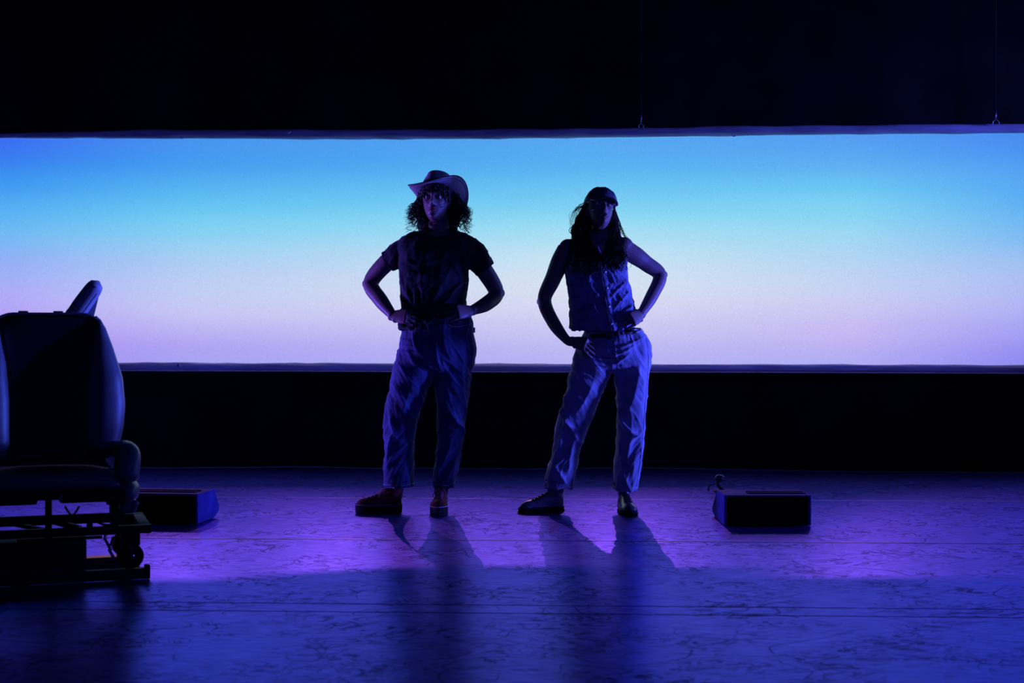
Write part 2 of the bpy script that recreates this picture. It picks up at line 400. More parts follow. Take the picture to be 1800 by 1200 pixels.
# ------------------------------------------------------------ the setting
T = 0.045                     # the stage is turned a little against the camera
def yl(d0, x): return d0 - T * x
def strip(name, d0, d1, z0, z1, material, parent=None, x0=-7.5, x1=7.5, nseg=1):
    g = G()
    for k in range(nseg):
        a = x0 + (x1 - x0) * k / nseg; b = x0 + (x1 - x0) * (k + 1) / nseg
        v = [(a, yl(d0, a), z0), (b, yl(d0, b), z0), (b, yl(d1, b), z0), (a, yl(d1, a), z0),
             (a, yl(d0, a), z1), (b, yl(d0, b), z1), (b, yl(d1, b), z1), (a, yl(d1, a), z1)]
        g.add(v, [[0, 3, 2, 1], [4, 5, 6, 7], [0, 1, 5, 4], [1, 2, 6, 5], [2, 3, 7, 6], [3, 0, 4, 7]])
    return link(name, g.mesh(False), material, parent)

fl = strip('floor', -1.0, 16.5, -.25, -.004, M['wall']); tag(fl, kind='structure')
edges = [0.25, 1.82, 3.40, 4.82, 4.965, 6.53, 8.195, 9.86, 11.5]
for a, b in zip(edges[:-1], edges[1:]):
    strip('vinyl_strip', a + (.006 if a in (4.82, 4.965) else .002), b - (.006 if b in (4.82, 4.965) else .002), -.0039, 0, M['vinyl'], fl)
for e in (6.53, 8.195):
    g = G(); g.tube([(x, yl(e, x), .0006) for x in np.linspace(-7.4, 7.4, 60)], [(.0035 * (1 + .5 * noise.noise(Vector((x * 2.2, e, 0)))), .0016) for x in np.linspace(-7.4, 7.4, 60)], 8, up=(0, 1, 0)); link('seam_ridge', g.mesh(), M['tape'], fl)
strip('seam_tape', 3.34, 3.46, .0, .0012, M['tape_dull'], fl)
for nm, v in (('wall_back', ((-8, 16.3, -.2), (8, 16.5, 6.5))), ('wall_left', ((-8.2, -1, -.2), (-8, 16.5, 6.5))),
              ('wall_right', ((8, -1, -.2), (8.2, 16.5, 6.5))), ('ceiling', ((-8, -1, 6.5), (8, 16.5, 6.7)))):
    a, b = Vector(v[0]), Vector(v[1]); g = G(); g.box((a + b) / 2, b - a)
    tag(link(nm, g.mesh(False), M['wall']), kind='structure')

# unseen cloth added upstage, its lower edge shaped to trim the back light
g = G(); E = [(-7.5, 5.45), (-1.771, 5.45), (-1.671, 5.5), (-1.571, 5.74), (-1.43, 5.8), (.837, 5.76), (.93, 5.80), (1.06, 5.73), (1.10, 5.66), (1.18, 5.54), (2.2, 5.5), (7.5, 5.5)]
for x, de in E: g.v += [Vector((x, 13.0, 4.0 * (13 - de) / (14.2 - de))), Vector((x, 13.0, 6.4)), Vector((x, 13.004, 4.0 * (13 - de) / (14.2 - de))), Vector((x, 13.004, 6.4))]
for k in range(len(E) - 1):
    a = 4 * k; g.f += [[a, a + 4, a + 5, a + 1], [a + 2, a + 3, a + 7, a + 6], [a, a + 2, a + 6, a + 4]]
g2 = G(); g2.box((0, 13.05, 1.57), (15, .01, 3.14)); tag(link('beam_blocker', g2.mesh(False), M['black_cloth'], origin=(0, 13.05, 0)), 'black blocker cloth added far behind the glowing screen to cut the back light', 'drape')  # added sheet that cuts off the rear of the back light's pool
tag(link('beam_mask', g.mesh(False), M['black_cloth'], origin=(0, 13, 5)), 'short unseen black cloth added high behind the glowing screen to trim the back light', 'drape')

# screen and masking drapes. D10: the drape plane
D10 = 10.0
def at_plane(px, py, d0=D10):
    u = (px - 900) / F; d = d0 / (1 + T * u); return W(px, py, d)
g = G()
xs = np.linspace(-6.5, 6.5, 27)
rows = [[Vector((x, yl(D10 + .06, x), z)) for x in xs] for z in (.45, .9, 1.5, 2.1, 2.7)]
n = len(xs); vv = [p for r in rows for p in r]
ff = [[k * n + i, k * n + i + 1, (k + 1) * n + i + 1, (k + 1) * n + i] for k in range(4) for i in range(n - 1)]
g.add(vv, ff)
scr = link('projection_screen', g.mesh(False), M['screen'])
tag(scr, 'long glowing backlit screen fading from blue down to pale lavender', 'screen')

def drape(name, edge_px, upper, label):
    """black cloth with a sleeve of paler cloth around a pipe along its edge; edge_px: (px, y of slot edge, y of the hem's far edge)"""
    root = empty(name, (0, D10, 2.3 if upper else 0.0)); tag(root, label, 'drape')
    pts_in = [at_plane(x, a) for x, a, b in edge_px]; pts_out = [at_plane(x, b) for x, a, b in edge_px]
    # cloth: gently pleated sheet
    g = G(); cols = []
    X = np.linspace(-7.4, 7.4, 200)
    ex = [p.x for p in pts_out]; ez = [p.z for p in pts_out]
    zs_far = 6.4 if upper else 0.0
    for k, x in enumerate(X):
        zo = float(np.interp(x, ex, ez))
        a = .018 * noise.noise(Vector((x * 1.6, 3.3 if upper else 9.1, 0)))
        col = []
        for s in (0, .06, .2, .5, 1.0):
            z = zo + (zs_far - zo) * s
            col.append(Vector((x, yl(D10 + .02, x) + a * (1 + s), z)))
        cols.append(col)
    m = 5
    for c in cols: g.v += c
    g.f += [[k * m + i, (k + 1) * m + i, (k + 1) * m + i + 1, k * m + i + 1] for k in range(len(cols) - 1) for i in range(m - 1)]
    nb = len(g.v)
    g.v += [v + Vector((0, .006, 0)) for v in g.v[:nb]]
    g.f += [[q + nb for q in f][::-1] for f in g.f[:]]
    link('cloth', g.mesh(), M['black_cloth'], root)
    g = G(); P = []; R = []
    m = 150
    exi = [p.x for p in pts_in]; ezi = [p.z for p in pts_in]
    for k in range(m + 1):
        x = -7.2 + 14.4 * k / m
        zi = float(np.interp(x, exi, ezi)); zo = float(np.interp(x, ex, ez))
        r = abs(zo - zi) / 2 * (1 + .05 * noise.noise(Vector((x * 3, 1, 2))))
        P.append(Vector((x, yl(D10 - .012, x), (zi + zo) / 2))); R.append((r, r * .85))
    g.tube(P, R, 20, up=(0, 0, 1))
    h = link('hem_sleeve', g.mesh(), M['hem' if upper else 'hem_pale'], root)
    def crease(co, no):
        a = nz(co, 1.3, 14, 26, 5 if upper else 8, 3)
        return co + no * (np.clip(ridge(a, 5), 0, 1) * .006 - .003)[:, None]
    displace(h.data, crease)
    return root
up_px = [(-900, 240, 224), (0, 243, 234.5), (250, 244, 228), (500, 245.5, 228), (800, 245.5, 228), (900, 244.5, 227), (1127, 242, 225), (1300, 239.5, 222), (1500, 237, 220), (1800, 235, 218.5), (2700, 229, 212)]
lo_px = [(-900, 634, 650), (0, 636, 651.5), (190, 636.5, 652), (500, 637.5, 653), (900, 638.5, 654.5), (1300, 639.5, 655), (1800, 641, 657), (2700, 643, 659)]
dU = drape('masking_drape', up_px, True, 'wide black drape hanging above the glowing screen, blue hem along its lower edge')
dL = drape('masking_drape', lo_px, False, 'low black drape below the glowing screen, violet hem along its top edge')
# lit bottom edge of the lower hem, put in as a pinkish tube
g = G(); pp = []
for k in range(161):
    px = -600 + 3000 * k / 160
    y = float(np.interp(px, [e[0] for e in lo_px], [e[2] for e in lo_px]))
    pp.append(at_plane(px, y - .8, D10 - .075))
g.tube(pp, .0032, 6)
M['piping'] = simple('pink_lit_edge', (.75, .55, .7), .6, .3)  # pink stands for the light along the hem's bottom edge
link('hem_lit_edge', g.mesh(), M['piping'], dL)
# eyelets / ties on the hems
for px, py in ((320, 239.5), (507, 230), (1290, 236)):
    c = at_plane(px, py, D10 - .08); g = G(); g.tube([c + Vector((.014 * math.cos(a), 0, .014 * math.sin(a))) for a in np.linspace(-2.6, -.3, 8)], .004, 5)
    link('hem_tie', g.mesh(), M['hem'], dU)
g = G(); c = at_plane(314, 641, D10 - .08); g.ball(c, (.012, .01, .014)); link('hem_stud', g.mesh(), M['hem'], dL)

# hanging wires with shackles
for px, py, r0, lab in ((1127, 224, .017, 'thin steel suspension wire with a small shackle above the cap wearer'),
                        (1750.5, 218.5, .022, 'thin steel suspension wire with bright shackle near the right edge of the picture')):
    c = at_plane(px, py, D10 - .06)
    root = empty('suspension_wire', c); tag(root, lab, 'wire', None)
    g = G(); g.tube([c + Vector((0, 0, .045)), c + Vector((.002, 0, 1.2)), c + Vector((0, 0, 4.0))], .0024, 6); link('wire', g.mesh(), M['plastic'], root)
    g = G(); g.tube([c + Vector((r0 * math.cos(a), 0, .008 + r0 * 1.1 * math.sin(a))) for a in np.linspace(-.5, PI + .5, 14)], .0035, 6); link('shackle', g.mesh(), M['wire'], root)
    g = G(); g.tube([c + Vector((0, 0, .03)), c + Vector((0, 0, .1))], .005, 6); link('ferrule', g.mesh(), M['wire'], root)

# cable along the foot of the drape
g = G(); P = []
for k in range(220):
    px = -300 + 2400 * k / 219
    y = float(np.interp(px, [-300, 150, 300, 500, 700, 900, 1130, 1250, 1500, 1800, 2100], [819, 821.5, 822.5, 820.5, 823, 824, 822, 824.5, 828.5, 831, 834])) + .8 * noise.noise(Vector((px * .01, 0, 4)))
    d = (CAMH - .004) * F / (y - HY); P.append(W(px, y, min(d, 9.93)))
g.tube(P, .0036, 6)
tag(link('cable', g.mesh(), M['cable'], origin=(0, 9.9, 0)), 'thin pale cable lying along the foot of the lower black drape', 'cable')

# ------------------------------------------------------------ stage wedges (black boxes)
def wedge(xl, xr, yf, mirror, label, prof, rot=0.0):
    root = empty('stage_monitor', ((xl + xr) / 2, yf + .15, 0)); tag(root, label, 'speaker')
    H = .153; g = G()
    s = -1 if mirror else 1
    # side profile (y from front, z)
    n = len(prof); v = []
    for x in (xl + .012, xr - .012): v += [(x, yf + .012 + a, z) for a, z in prof]
    f = [list(range(n)), list(range(2 * n - 1, n - 1, -1))] + [[i, i + n, (i + 1) % n + n, (i + 1) % n] for i in range(n)]
    g.add(v, f); bmx = g.mesh(False)
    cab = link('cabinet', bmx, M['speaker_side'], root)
    bv = cab.modifiers.new('b', 'BEVEL'); bv.width = .004; bv.segments = 2
    for x0, x1 in ((xl, xl + .014), (xr - .014, xr)):
        g = G(); v = []
        for x in (x0, x1): v += [(x, yf + a, z + (.001 if z < .1 else .0015)) for a, z in prof]
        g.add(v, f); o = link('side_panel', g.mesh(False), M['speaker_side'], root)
        bv = o.modifiers.new('b', 'BEVEL'); bv.width = .003; bv.segments = 2
    g = G(); g.box(((xl + xr) / 2, yf + .004, .076), (xr - xl - .03, .014, .140), bev=.003); link('grille', g.mesh(False), M['speaker_front'], root)
    # long recessed handle in the top, a dark slot with its rim
    a, b = (xl + .13, xr - .012) if not mirror else (xl + .012, xr - .035)
    g = G(); g.box(((a + b) / 2, yf + .115, H + .0012), (b - a, .07, .003)); link('handle_slot', g.mesh(False), M['speaker_front'], root)
    g = G()
    for yy in (.078, .152): g.box(((a + b) / 2, yf + yy, H + .003), (b - a, .006, .006), bev=.001)
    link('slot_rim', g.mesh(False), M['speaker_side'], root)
    for x in (xl + .05, xr - .05):
        for yy in (.05, .3):
            g = G(); g.tube([(x, yf + yy, 0), (x, yf + yy, .006)], .014, 10); link('rubber_foot', g.mesh(), M['rubber_black'], root)
    if rot:
        piv = Vector((xr, yf, 0)); Rz = Matrix.Rotation(math.radians(rot), 4, 'Z'); o0 = root.location.copy()
        root.location = piv + (Rz @ (o0 - piv)); root.rotation_euler = (0, 0, math.radians(rot))
    return root
PA = [(0, .004), (0, .153), (.25, .153), (.42, .045), (.42, .02), (.30, .004)]
PB = [(0, .004), (0, .153), (.25, .153), (.33, .06), (.32, .030), (.25, .004)]
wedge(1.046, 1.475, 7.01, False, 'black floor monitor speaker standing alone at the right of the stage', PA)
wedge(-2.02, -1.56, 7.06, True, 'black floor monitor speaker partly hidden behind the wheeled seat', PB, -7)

# small lamp on the floor behind the right wedge
c = W(1262, 856, 8.55); c.z = 0
root = empty('floor_lamp', c); tag(root, 'tiny black floor lamp with glossy round head behind the right speaker', 'lamp')
g = G(); g.tube([c + Vector((.03, 0, 0)), c + Vector((.03, 0, .012))], .055, 20); link('base', g.mesh(), M['plastic'], root)
g = G(); g.tube([c + Vector((.03, 0, .01)), c + Vector((.0, .0, .045)), c + Vector((0, 0, .075))], .011, 10); link('stem', g.mesh(), M['plastic'], root)
g = G(); g.ball(c + Vector((.008, 0, .082)), (.030, .030, .022)); link('lamp_head', g.mesh(), M['plastic'], root)
g = G(); g.tube([c + Vector((.008 + .027 * math.cos(a), -.012, .084 + .020 * math.sin(a))) for a in np.linspace(.3, 2.6, 10)], .0035, 6); link('rim', g.mesh(), M['chrome'], root)
g = G(); g.tube([c + Vector((-.02, -.01, .05)), c + Vector((-.055, -.02, .045)), c + Vector((-.06, -.01, .01))], .005, 6); link('lead', g.mesh(), M['plastic'], root)

# ------------------------------------------------------------ the wheeled seat (captain's chair on a low trolley)
SO = Vector((-1.822, 5.58, 0)); SR = Matrix.Rotation(math.radians(19), 3, 'Z')
def L2W(p): return SO + SR @ Vector(p)
seat = empty('car_seat', SO); tag(seat, 'padded leather car seat with raised armrest, mounted on a black wheeled trolley frame', 'seat')
def spart(name, g_or_me, material, parent=seat):
    me = g_or_me.mesh() if isinstance(g_or_me, G) else g_or_me
    if name in ('backrest', 'side_bolster', 'piping', 'socket', 'top_welt'):
        for v in me.vertices:
            if v.co.z > .475: v.co.z = .475 + (v.co.z - .475) * .965
    if not name.startswith('armrest') and name not in ('seam', 'crease', 'latch'):
        for v in me.vertices:
            v.co.x *= 1.03
            if v.co.z > .325: v.co.z = .94 - (.94 - v.co.z) * 1.03
            elif v.co.y < 0: v.co.y *= .55
    me.transform(Matrix.Translation(SO) @ SR.to_4x4())
    return link(name, me, material, parent)
# backrest: lofted rings; front (local -y) carries bolsters and the sunken centre panel
def back_prof(z):
    zs = [.475, .52, .60, .68, .78, .90, .98, 1.02, 1.038, 1.045]
    hw = [.235, .25, .268, .275, .268, .235, .208, .190, .165, .12]
    th = [.075, .080, .082, .082, .078, .068, .058, .048, .034, .012]
    return float(np.interp(z, zs, hw)), float(np.interp(z, zs, th))
g = G(); rings = []; NR = 120
for z in list(np.linspace(.475, 1.0, 54)) + [1.01, 1.02, 1.03, 1.038, 1.043]:
    hw, th = back_prof(z); r = []
    ph = min(1, max(0, (1.02 - z) / .12))          # bolsters fade at the top
    pan = float(np.interp(z, [.475, .7, .85, 1.0, 1.045], [.135, .140, .152, .180, .178]))
    lean = (z - .475) * .16
    for i in range(NR):
        a = 2 * PI * i / NR; c, s = math.cos(a), math.sin(a)
        x = hw * math.copysign(abs(c) ** .55, c); y = th * math.copysign(abs(s) ** .75, s)
        if s < 0:
            u = abs(x) / hw; k = min(1, -s * 2)
            bol = math.exp(-((abs(x) - (hw + pan) * .52) / .045) ** 2)
            y -= k * .040 * bol * ph
            y += k * .012 * (1 - u ** 2) * ph
            y += k * .009 * math.exp(-((abs(x) - pan) / .006) ** 2)      # seam groove
            y += k * .006 * math.exp(-((z - 1.012) / .006) ** 2) * (abs(x) < pan)
        r.append(Vector((x, y + lean, z)))
    rings.append(r)
g.loft(rings)
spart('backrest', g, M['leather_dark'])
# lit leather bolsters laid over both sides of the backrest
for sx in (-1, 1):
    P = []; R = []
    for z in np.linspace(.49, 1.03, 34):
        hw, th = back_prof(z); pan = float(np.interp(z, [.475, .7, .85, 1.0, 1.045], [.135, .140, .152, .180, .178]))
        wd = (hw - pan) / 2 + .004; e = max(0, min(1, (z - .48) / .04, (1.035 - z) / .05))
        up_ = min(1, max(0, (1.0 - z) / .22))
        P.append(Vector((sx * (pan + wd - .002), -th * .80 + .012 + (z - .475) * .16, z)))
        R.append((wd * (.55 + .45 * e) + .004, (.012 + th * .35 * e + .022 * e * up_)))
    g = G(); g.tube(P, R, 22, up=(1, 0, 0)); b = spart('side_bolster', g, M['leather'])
    g = G(); Q = []
    for z in np.linspace(.50, 1.0, 30):
        hw, th = back_prof(z); Q.append(Vector((sx * (hw - .012), -th * .45 + (z - .475) * .16 - .012, z)))
    g.tube(Q, .0028, 6); g.tube([q + Vector((-sx * .008, -.012, 0)) for q in Q], .0028, 6)
    spart('piping', g, M['leather_dark'], b)
# head restraint sockets
for x in (-.088, .040):
    g = G(); g.tube([(x, .075, 1.03), (x, .075, 1.056)], (.018), 14, flat=1); spart('socket', g, M['plastic'])
# backrest top welt
g = G(); g.tube([(x, .048 , 1.045 - 1.6 * max(0, abs(x) - .13) ** 1.5) for x in np.linspace(-.19, .19, 24)], .005, 6); spart('top_welt', g, M['leather'])
# raised armrest behind the right shoulder of the backrest
def armpt(px, py, dy=0):                                     # local point at a given pixel, depth dy behind the seat
    d = 5.84 + dy; w_ = W(px, py, d); return SR.inverted() @ (w_ - SO)
A0, A1 = armpt(98, 600), armpt(174, 494)
ax = (A1 - A0); Lh = ax.length; ax.normalize()
g = G(); P = []; R = []
for t in np.linspace(0, 1, 22):
    cr = .0035 * (math.exp(-((t - .50) / .025) ** 2) + .7 * math.exp(-((t - .36) / .03) ** 2))
    endr = math.sqrt(max(0, 1 - max(0, (t - .84) / .16) ** 2.2))
    rr = (.032 + .006 * math.sin(t * 3)) - cr
    P.append(A0 + ax * Lh * t); R.append((rr * (.35 + .65 * endr) if t < 1 else .004, (.036 - cr) * (.3 + .7 * endr) if t < 1 else .004))
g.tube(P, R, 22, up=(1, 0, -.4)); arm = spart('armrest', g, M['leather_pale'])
g = G(); 
tip = armpt(176, 512, .012); b0 = armpt(138, 566, .012); b1 = armpt(161, 572, .012)
for dy in (0, .02):
    g.v += [tip + Vector((0, dy, 0)), b0 + Vector((0, dy, 0)), b1 + Vector((0, dy, 0))]
g.f += [[0, 1, 2], [5, 4, 3], [0, 3, 4, 1], [1, 4, 5, 2], [2, 5, 3, 0]]
spart('armrest_skirt', g.mesh(False), M['leather_pale'], arm)
g = G(); g.tube([armpt(170 - 32 * t, 516 + 44 * t, -.035) for t in np.linspace(0, 1, 8)], .0018, 6); spart('seam', g, M['leather_dark'], arm)
for k, (t, ln) in enumerate(((.50, .03), (.44, .028))):
    c0 = A0 + ax * Lh * t; g = G()
    g.tube([c0 + Vector((.026 * math.sin(q) , -.037 * math.cos(q), .016 - .030 * (q / 1.4) - .0 )) for q in np.linspace(-.9, 1.2, 10)], .0016, 5); spart('crease', g, M['leather_dark'], arm)
g = G(); c0 = A0 + ax * Lh * .90; g.box(c0 + Vector((-.004, -.034, .0)), (.014, .008, .004), bev=.001); g.box(c0 + Vector((-.026, -.022, -.012)), (.010, .008, .006), bev=.001); spart('latch', g, M['plastic'], arm)

# cushion: rounded slab with raised side bolsters
def pillow(name, x0, x1, y0, y1, z0, z1, material, n=40, ex=3.2, crown=.0, parent=seat, top=None):
    g = G(); rings = []
    for k in range(n + 1):
        t = -1 + 2 * k / n; s = (1 - abs(t) ** ex) ** (1 / ex)
        x = (x0 + x1) / 2 + (x1 - x0) / 2 * t; r = []
        for i in range(36):
            a = 2 * PI * i / 36; c_, s_ = math.cos(a), math.sin(a)
            yy = (y0 + y1) / 2 + (y1 - y0) / 2 * math.copysign(abs(c_) ** .6, c_) * max(s, .05)
            zz = (z0 + z1) / 2 + (z1 - z0) / 2 * math.copysign(abs(s_) ** .6, s_) * max(s, .05)
            r.append(Vector((x, yy, zz)))
        rings.append(r)
    g.loft(rings); return spart(name, g, material, parent)
cu = pillow('cushion', -.235, .240, -.42, .06, .345, .455, M['leather_dark'])
# glossy front roll of the cushion, ends curving down at the right
g = G(); P = [Vector((x, -.405 + .01 * (x / .2) ** 2, .425 - .9 * max(0, x - .19) ** 1.0)) for x in np.linspace(-.2, .245, 28)]
R = [(.030, .034)] * 28; R[0] = (.006, .006); R[1] = (.022, .024); R[-1] = (.010, .012); R[-2] = (.022, .026)
g.tube(P, R, 18, up=(0, 1, 0)); spart('front_roll', g, M['leather'])
# right and left cushion bolsters: fat tubes arching forward
for sx in (-1, 1):
    P = []; R = []
    for t in np.linspace(0, 1, 30):
        ang = t * 1.5
        yb = .02 - .40 * min(1, t / .7); zb = .475 + .028 * math.sin(min(1, t / .55) * PI * .5) - .095 * max(0, (t - .62) / .38) ** 1.5
        xb = sx * (.246 + .026 * math.sin(t * 2.6))
        P.append(Vector((xb, yb - .02 * max(0, (t - .7) / .3), zb - (.02 if sx < 0 else 0)))); q = min(1, t / .1, (1 - t) / .06 + .25)
        R.append((.046 * q, .050 * q))
    g = G(); g.tube(P, R, 22, up=(1, 0, 0)); b = spart('cushion_bolster', g, M['leather'] if sx > 0 else M['leather_dark'])  # left one in charcoal: its shade put into the leather colour
    g = G(); g.tube([p + Vector((-sx * .036, -.030, .006)) for p in P[8:26]], .0035, 6); spart('piping', g, M['leather_dark'], b)
pillow('lower_bolster', .215, .318, -.43, -.10, .335, .415, M['leather'], ex=2.4)
# plastic side shells and front trim
g = G(); g.box((.150, -.405, .368), (.235, .05, .045), bev=.012); g.box((-.16, -.40, .366), (.24, .05, .045), bev=.012); 
tr = None
spart('front_trim', g, M['plastic'])
g = G(); g.box((.285, -.24, .285), (.06, .34, .05), bev=.014); spart('recliner_cover', g, M['leather'])
g = G(); g.tube([(.255, -.33, .262), (.295, -.40, .268), (.312, -.425, .30)], .011, 10); spart('recline_lever', g, M['leather'])
g = G(); g.ball((.036, -.43, .368), (.008, .008, .014)); spart('button', g, M['leather'])
# seat base rails and risers
def bar(name, a, b, wd, ht, material='steel', parent=seat):
    a, b = Vector(a), Vector(b); d = b - a; rot = d.to_track_quat('X', 'Z').to_matrix()
    g = G(); g.box((a + b) / 2, (d.length, wd, ht), rot, bev=.003); return spart(name, g, M[material], parent)
bar('seat_rail', (-.22, -.34, .345), (-.22, .10, .345), .05, .03); bar('seat_rail', (.225, -.34, .345), (.225, .10, .345), .05, .045)
bar('cross_bar', (-.30, -.30, .335), (.27, -.30, .335), .03, .03)
bar('riser', (.0, -.36, .16), (.0, -.36, .324), .024, .024); bar('riser', (-.205, -.36, .20), (-.205, -.36, .324), .08, .03); bar('riser', (.235, -.36, .20), (.235, -.36, .324), .06, .03)
bar('base_rail', (-.34, -.355, .245), (.27, -.355, .245), .03, .030)
bar('base_rail', (-.34, .12, .335), (.30, .12, .335), .03, .030)
bar('riser', (.145, -.38, .20), (.145, -.38, .245), .022, .022)
bar('diagonal_brace', (.015, -.33, .235), (.11, -.36, .205), .05, .018)
bar('diagonal_brace', (-.12, -.2, .222), (-.02, -.37, .205), .03, .014)
# loose cables under the seat
g = G(); g.tube([(.06 + .05 * t, -.30 - .02 * math.sin(5 * t), .285 - .03 * math.sin(PI * t)) for t in np.linspace(0, 1, 14)], .004, 6); spart('lead', g, M['plastic'])
g = G(); g.tube([(.16 + .10 * t, -.37, .236 - .022 * math.sin(PI * t)) for t in np.linspace(0, 1, 14)], .005, 6); spart('lead', g, M['plastic'])
# trolley: upper deck beams, case, casters, lower board
bar('deck_beam', (-.42, -.40, .196), (.365, -.40, .196), .05, .032, 'plastic')
bar('deck_beam', (-.42, .16, .196), (.365, .16, .196), .05, .032, 'plastic')
bar('deck_beam', (.345, -.39, .196), (.345, .15, .196), .04, .030, 'plastic'); bar('deck_beam', (-.40, -.39, .196), (-.40, .15, .196), .04, .030, 'plastic')
g = G(); g.box((-.135, -.13, .105), (.54, .42, .110), bev=.006); spart('ballast_case', g, M['wood_black'])
g = G(); g.box((.04, -.385, .170), (.30, .012, .012), bev=.002); spart('drawbar', g, M['plastic'])
bar('lower_board', (-.42, -.38, .024), (.350, -.38, .024), .07, .040, 'wood_black')
bar('lower_board', (-.42, .14, .024), (.350, .14, .024), .07, .040, 'wood_black')
bar('lower_board', (-.1, -.36, .024), (-.1, .13, .024), .06, .036, 'wood_black')
g = G(); g.box((.352, -.38, .030), (.02, .075, .052), bev=.004); spart('corner_cap', g, M['plastic'])
for x, y in ((.29, -.40), (-.33, -.40), (.29, .12), (-.33, .12)):
    ct = spart('caster', G().box((x, y, .158), (.07, .06, .046), bev=.004), M['steel'])
    g = G(); g.tube([(x, y - .017, .094), (x, y - .013, .094), (x, y + .013, .094), (x, y + .017, .094)], [.042, .049, .049, .042], 28); spart('wheel', g, M['rubber_black'], ct)
    g = G(); g.tube([(x, y - .024, .094), (x, y + .024, .094)], .014, 14); spart('hub', g, M['chrome'], ct)
    for sy in (-.026, .026):
        g = G(); g.box((x - .006, y + sy, .118), (.03, .005, .06)); spart('fork', g, M['steel'], ct)
    g = G(); g.tube([(x - .06, y + .005, .17), (x - .075, y, .12), (x - .05, y - .01, .07)], .006, 8); spart('brake_lever', g, M['chrome'], ct)

# ------------------------------------------------------------ people
def hring(cx, cy, z, rx, ry, n=36, ex=1.0, front=0.0, skew=(0, 0)):
    """horizontal ring; ex<1 squares it; front: extra bulge towards the camera"""
    r = []
    for i in range(n):
        a = 2 * PI * i / n; c, s = math.cos(a), math.sin(a)
        x = math.copysign(abs(c) ** ex, c); y = math.copysign(abs(s) ** ex, s)
        p = Vector((cx + rx * x, cy + ry * y - (front * max(0, -s) ** 2 if front else 0), z))
        p.z += skew[0] * x + skew[1] * y
        r.append(p)
    return r

def px_loft(g, tab, d, ratio=.62, n=40, ex=.9, hollow=None, hollow_top=None, nsub=4, cap=True):
    """tab rows: (y, xl, xr[, dy depth offset[, ry/rx]]). Elliptical sections whose left and right edges stand at those pixels at depth d"""
    ys = []
    for a, b in zip(tab[:-1], tab[1:]): ys += list(np.linspace(a[0], b[0], nsub, endpoint=False))
    ys.append(tab[-1][0]); rings = []
    full = [tuple(t) + (0.0,) * (4 - len(t)) if len(t) < 4 else t for t in tab]
    full = [t if len(t) >= 5 else t[:4] + (ratio,) for t in full]
    full = [t if len(t) >= 6 else t[:5] + (0.0,) for t in full]
    for y in ys:
        xl, xr, dy, ra, fd = interp(full, y)
        a, b = W(xl, y, d), W(xr, y, d); rx = (b - a).length / 2
        rg = hring((a.x + b.x) / 2, d + dy, a.z, rx, rx * ra, n, ex)
        if fd:
            for k_, p_ in enumerate(rg): p_.z -= fd * max(0, -math.sin(2 * PI * k_ / n)) ** 1.5
        rings.append(rg)
    if hollow:
        last = rings[-1]; c = sum(last, Vector()) / len(last)
        inner = [[c + (p - c) * f + Vector((0, 0, h)) for p in last] for f, h in ((hollow, 0), (hollow * .98, .05))]
        rings += inner
    if hollow_top:
        first = rings[0]; c = sum(first, Vector()) / len(first)
        inner = [[c + (p - c) * f - Vector((0, 0, h)) for p in first] for f, h in ((hollow_top * .98, .04), (hollow_top, 0))]
        rings = inner + rings
    g.loft(rings, cap); return rings

def limb(g, pts, rads, n=18, sub=5):
    """smooth tapered limb through points (Catmull-Rom)"""
    pts = [Vector(p) for p in pts]; P = []; R = []
    m = len(pts)
    for i in range(m - 1):
        p0, p1, p2, p3 = pts[max(i - 1, 0)], pts[i], pts[i + 1], pts[min(i + 2, m - 1)]
        for k in range(sub):
            t = k / sub
            P.append(.5 * ((2 * p1) + (p2 - p0) * t + (2 * p0 - 5 * p1 + 4 * p2 - p3) * t * t + (3 * p1 - p0 - 3 * p2 + p3) * t ** 3))
            ra, rb = rads[i], rads[i + 1]; R.append(ra + (rb - ra) * (t * t * (3 - 2 * t)))
    P.append(pts[-1]); R.append(rads[-1]); g.tube(P, R, n); return P

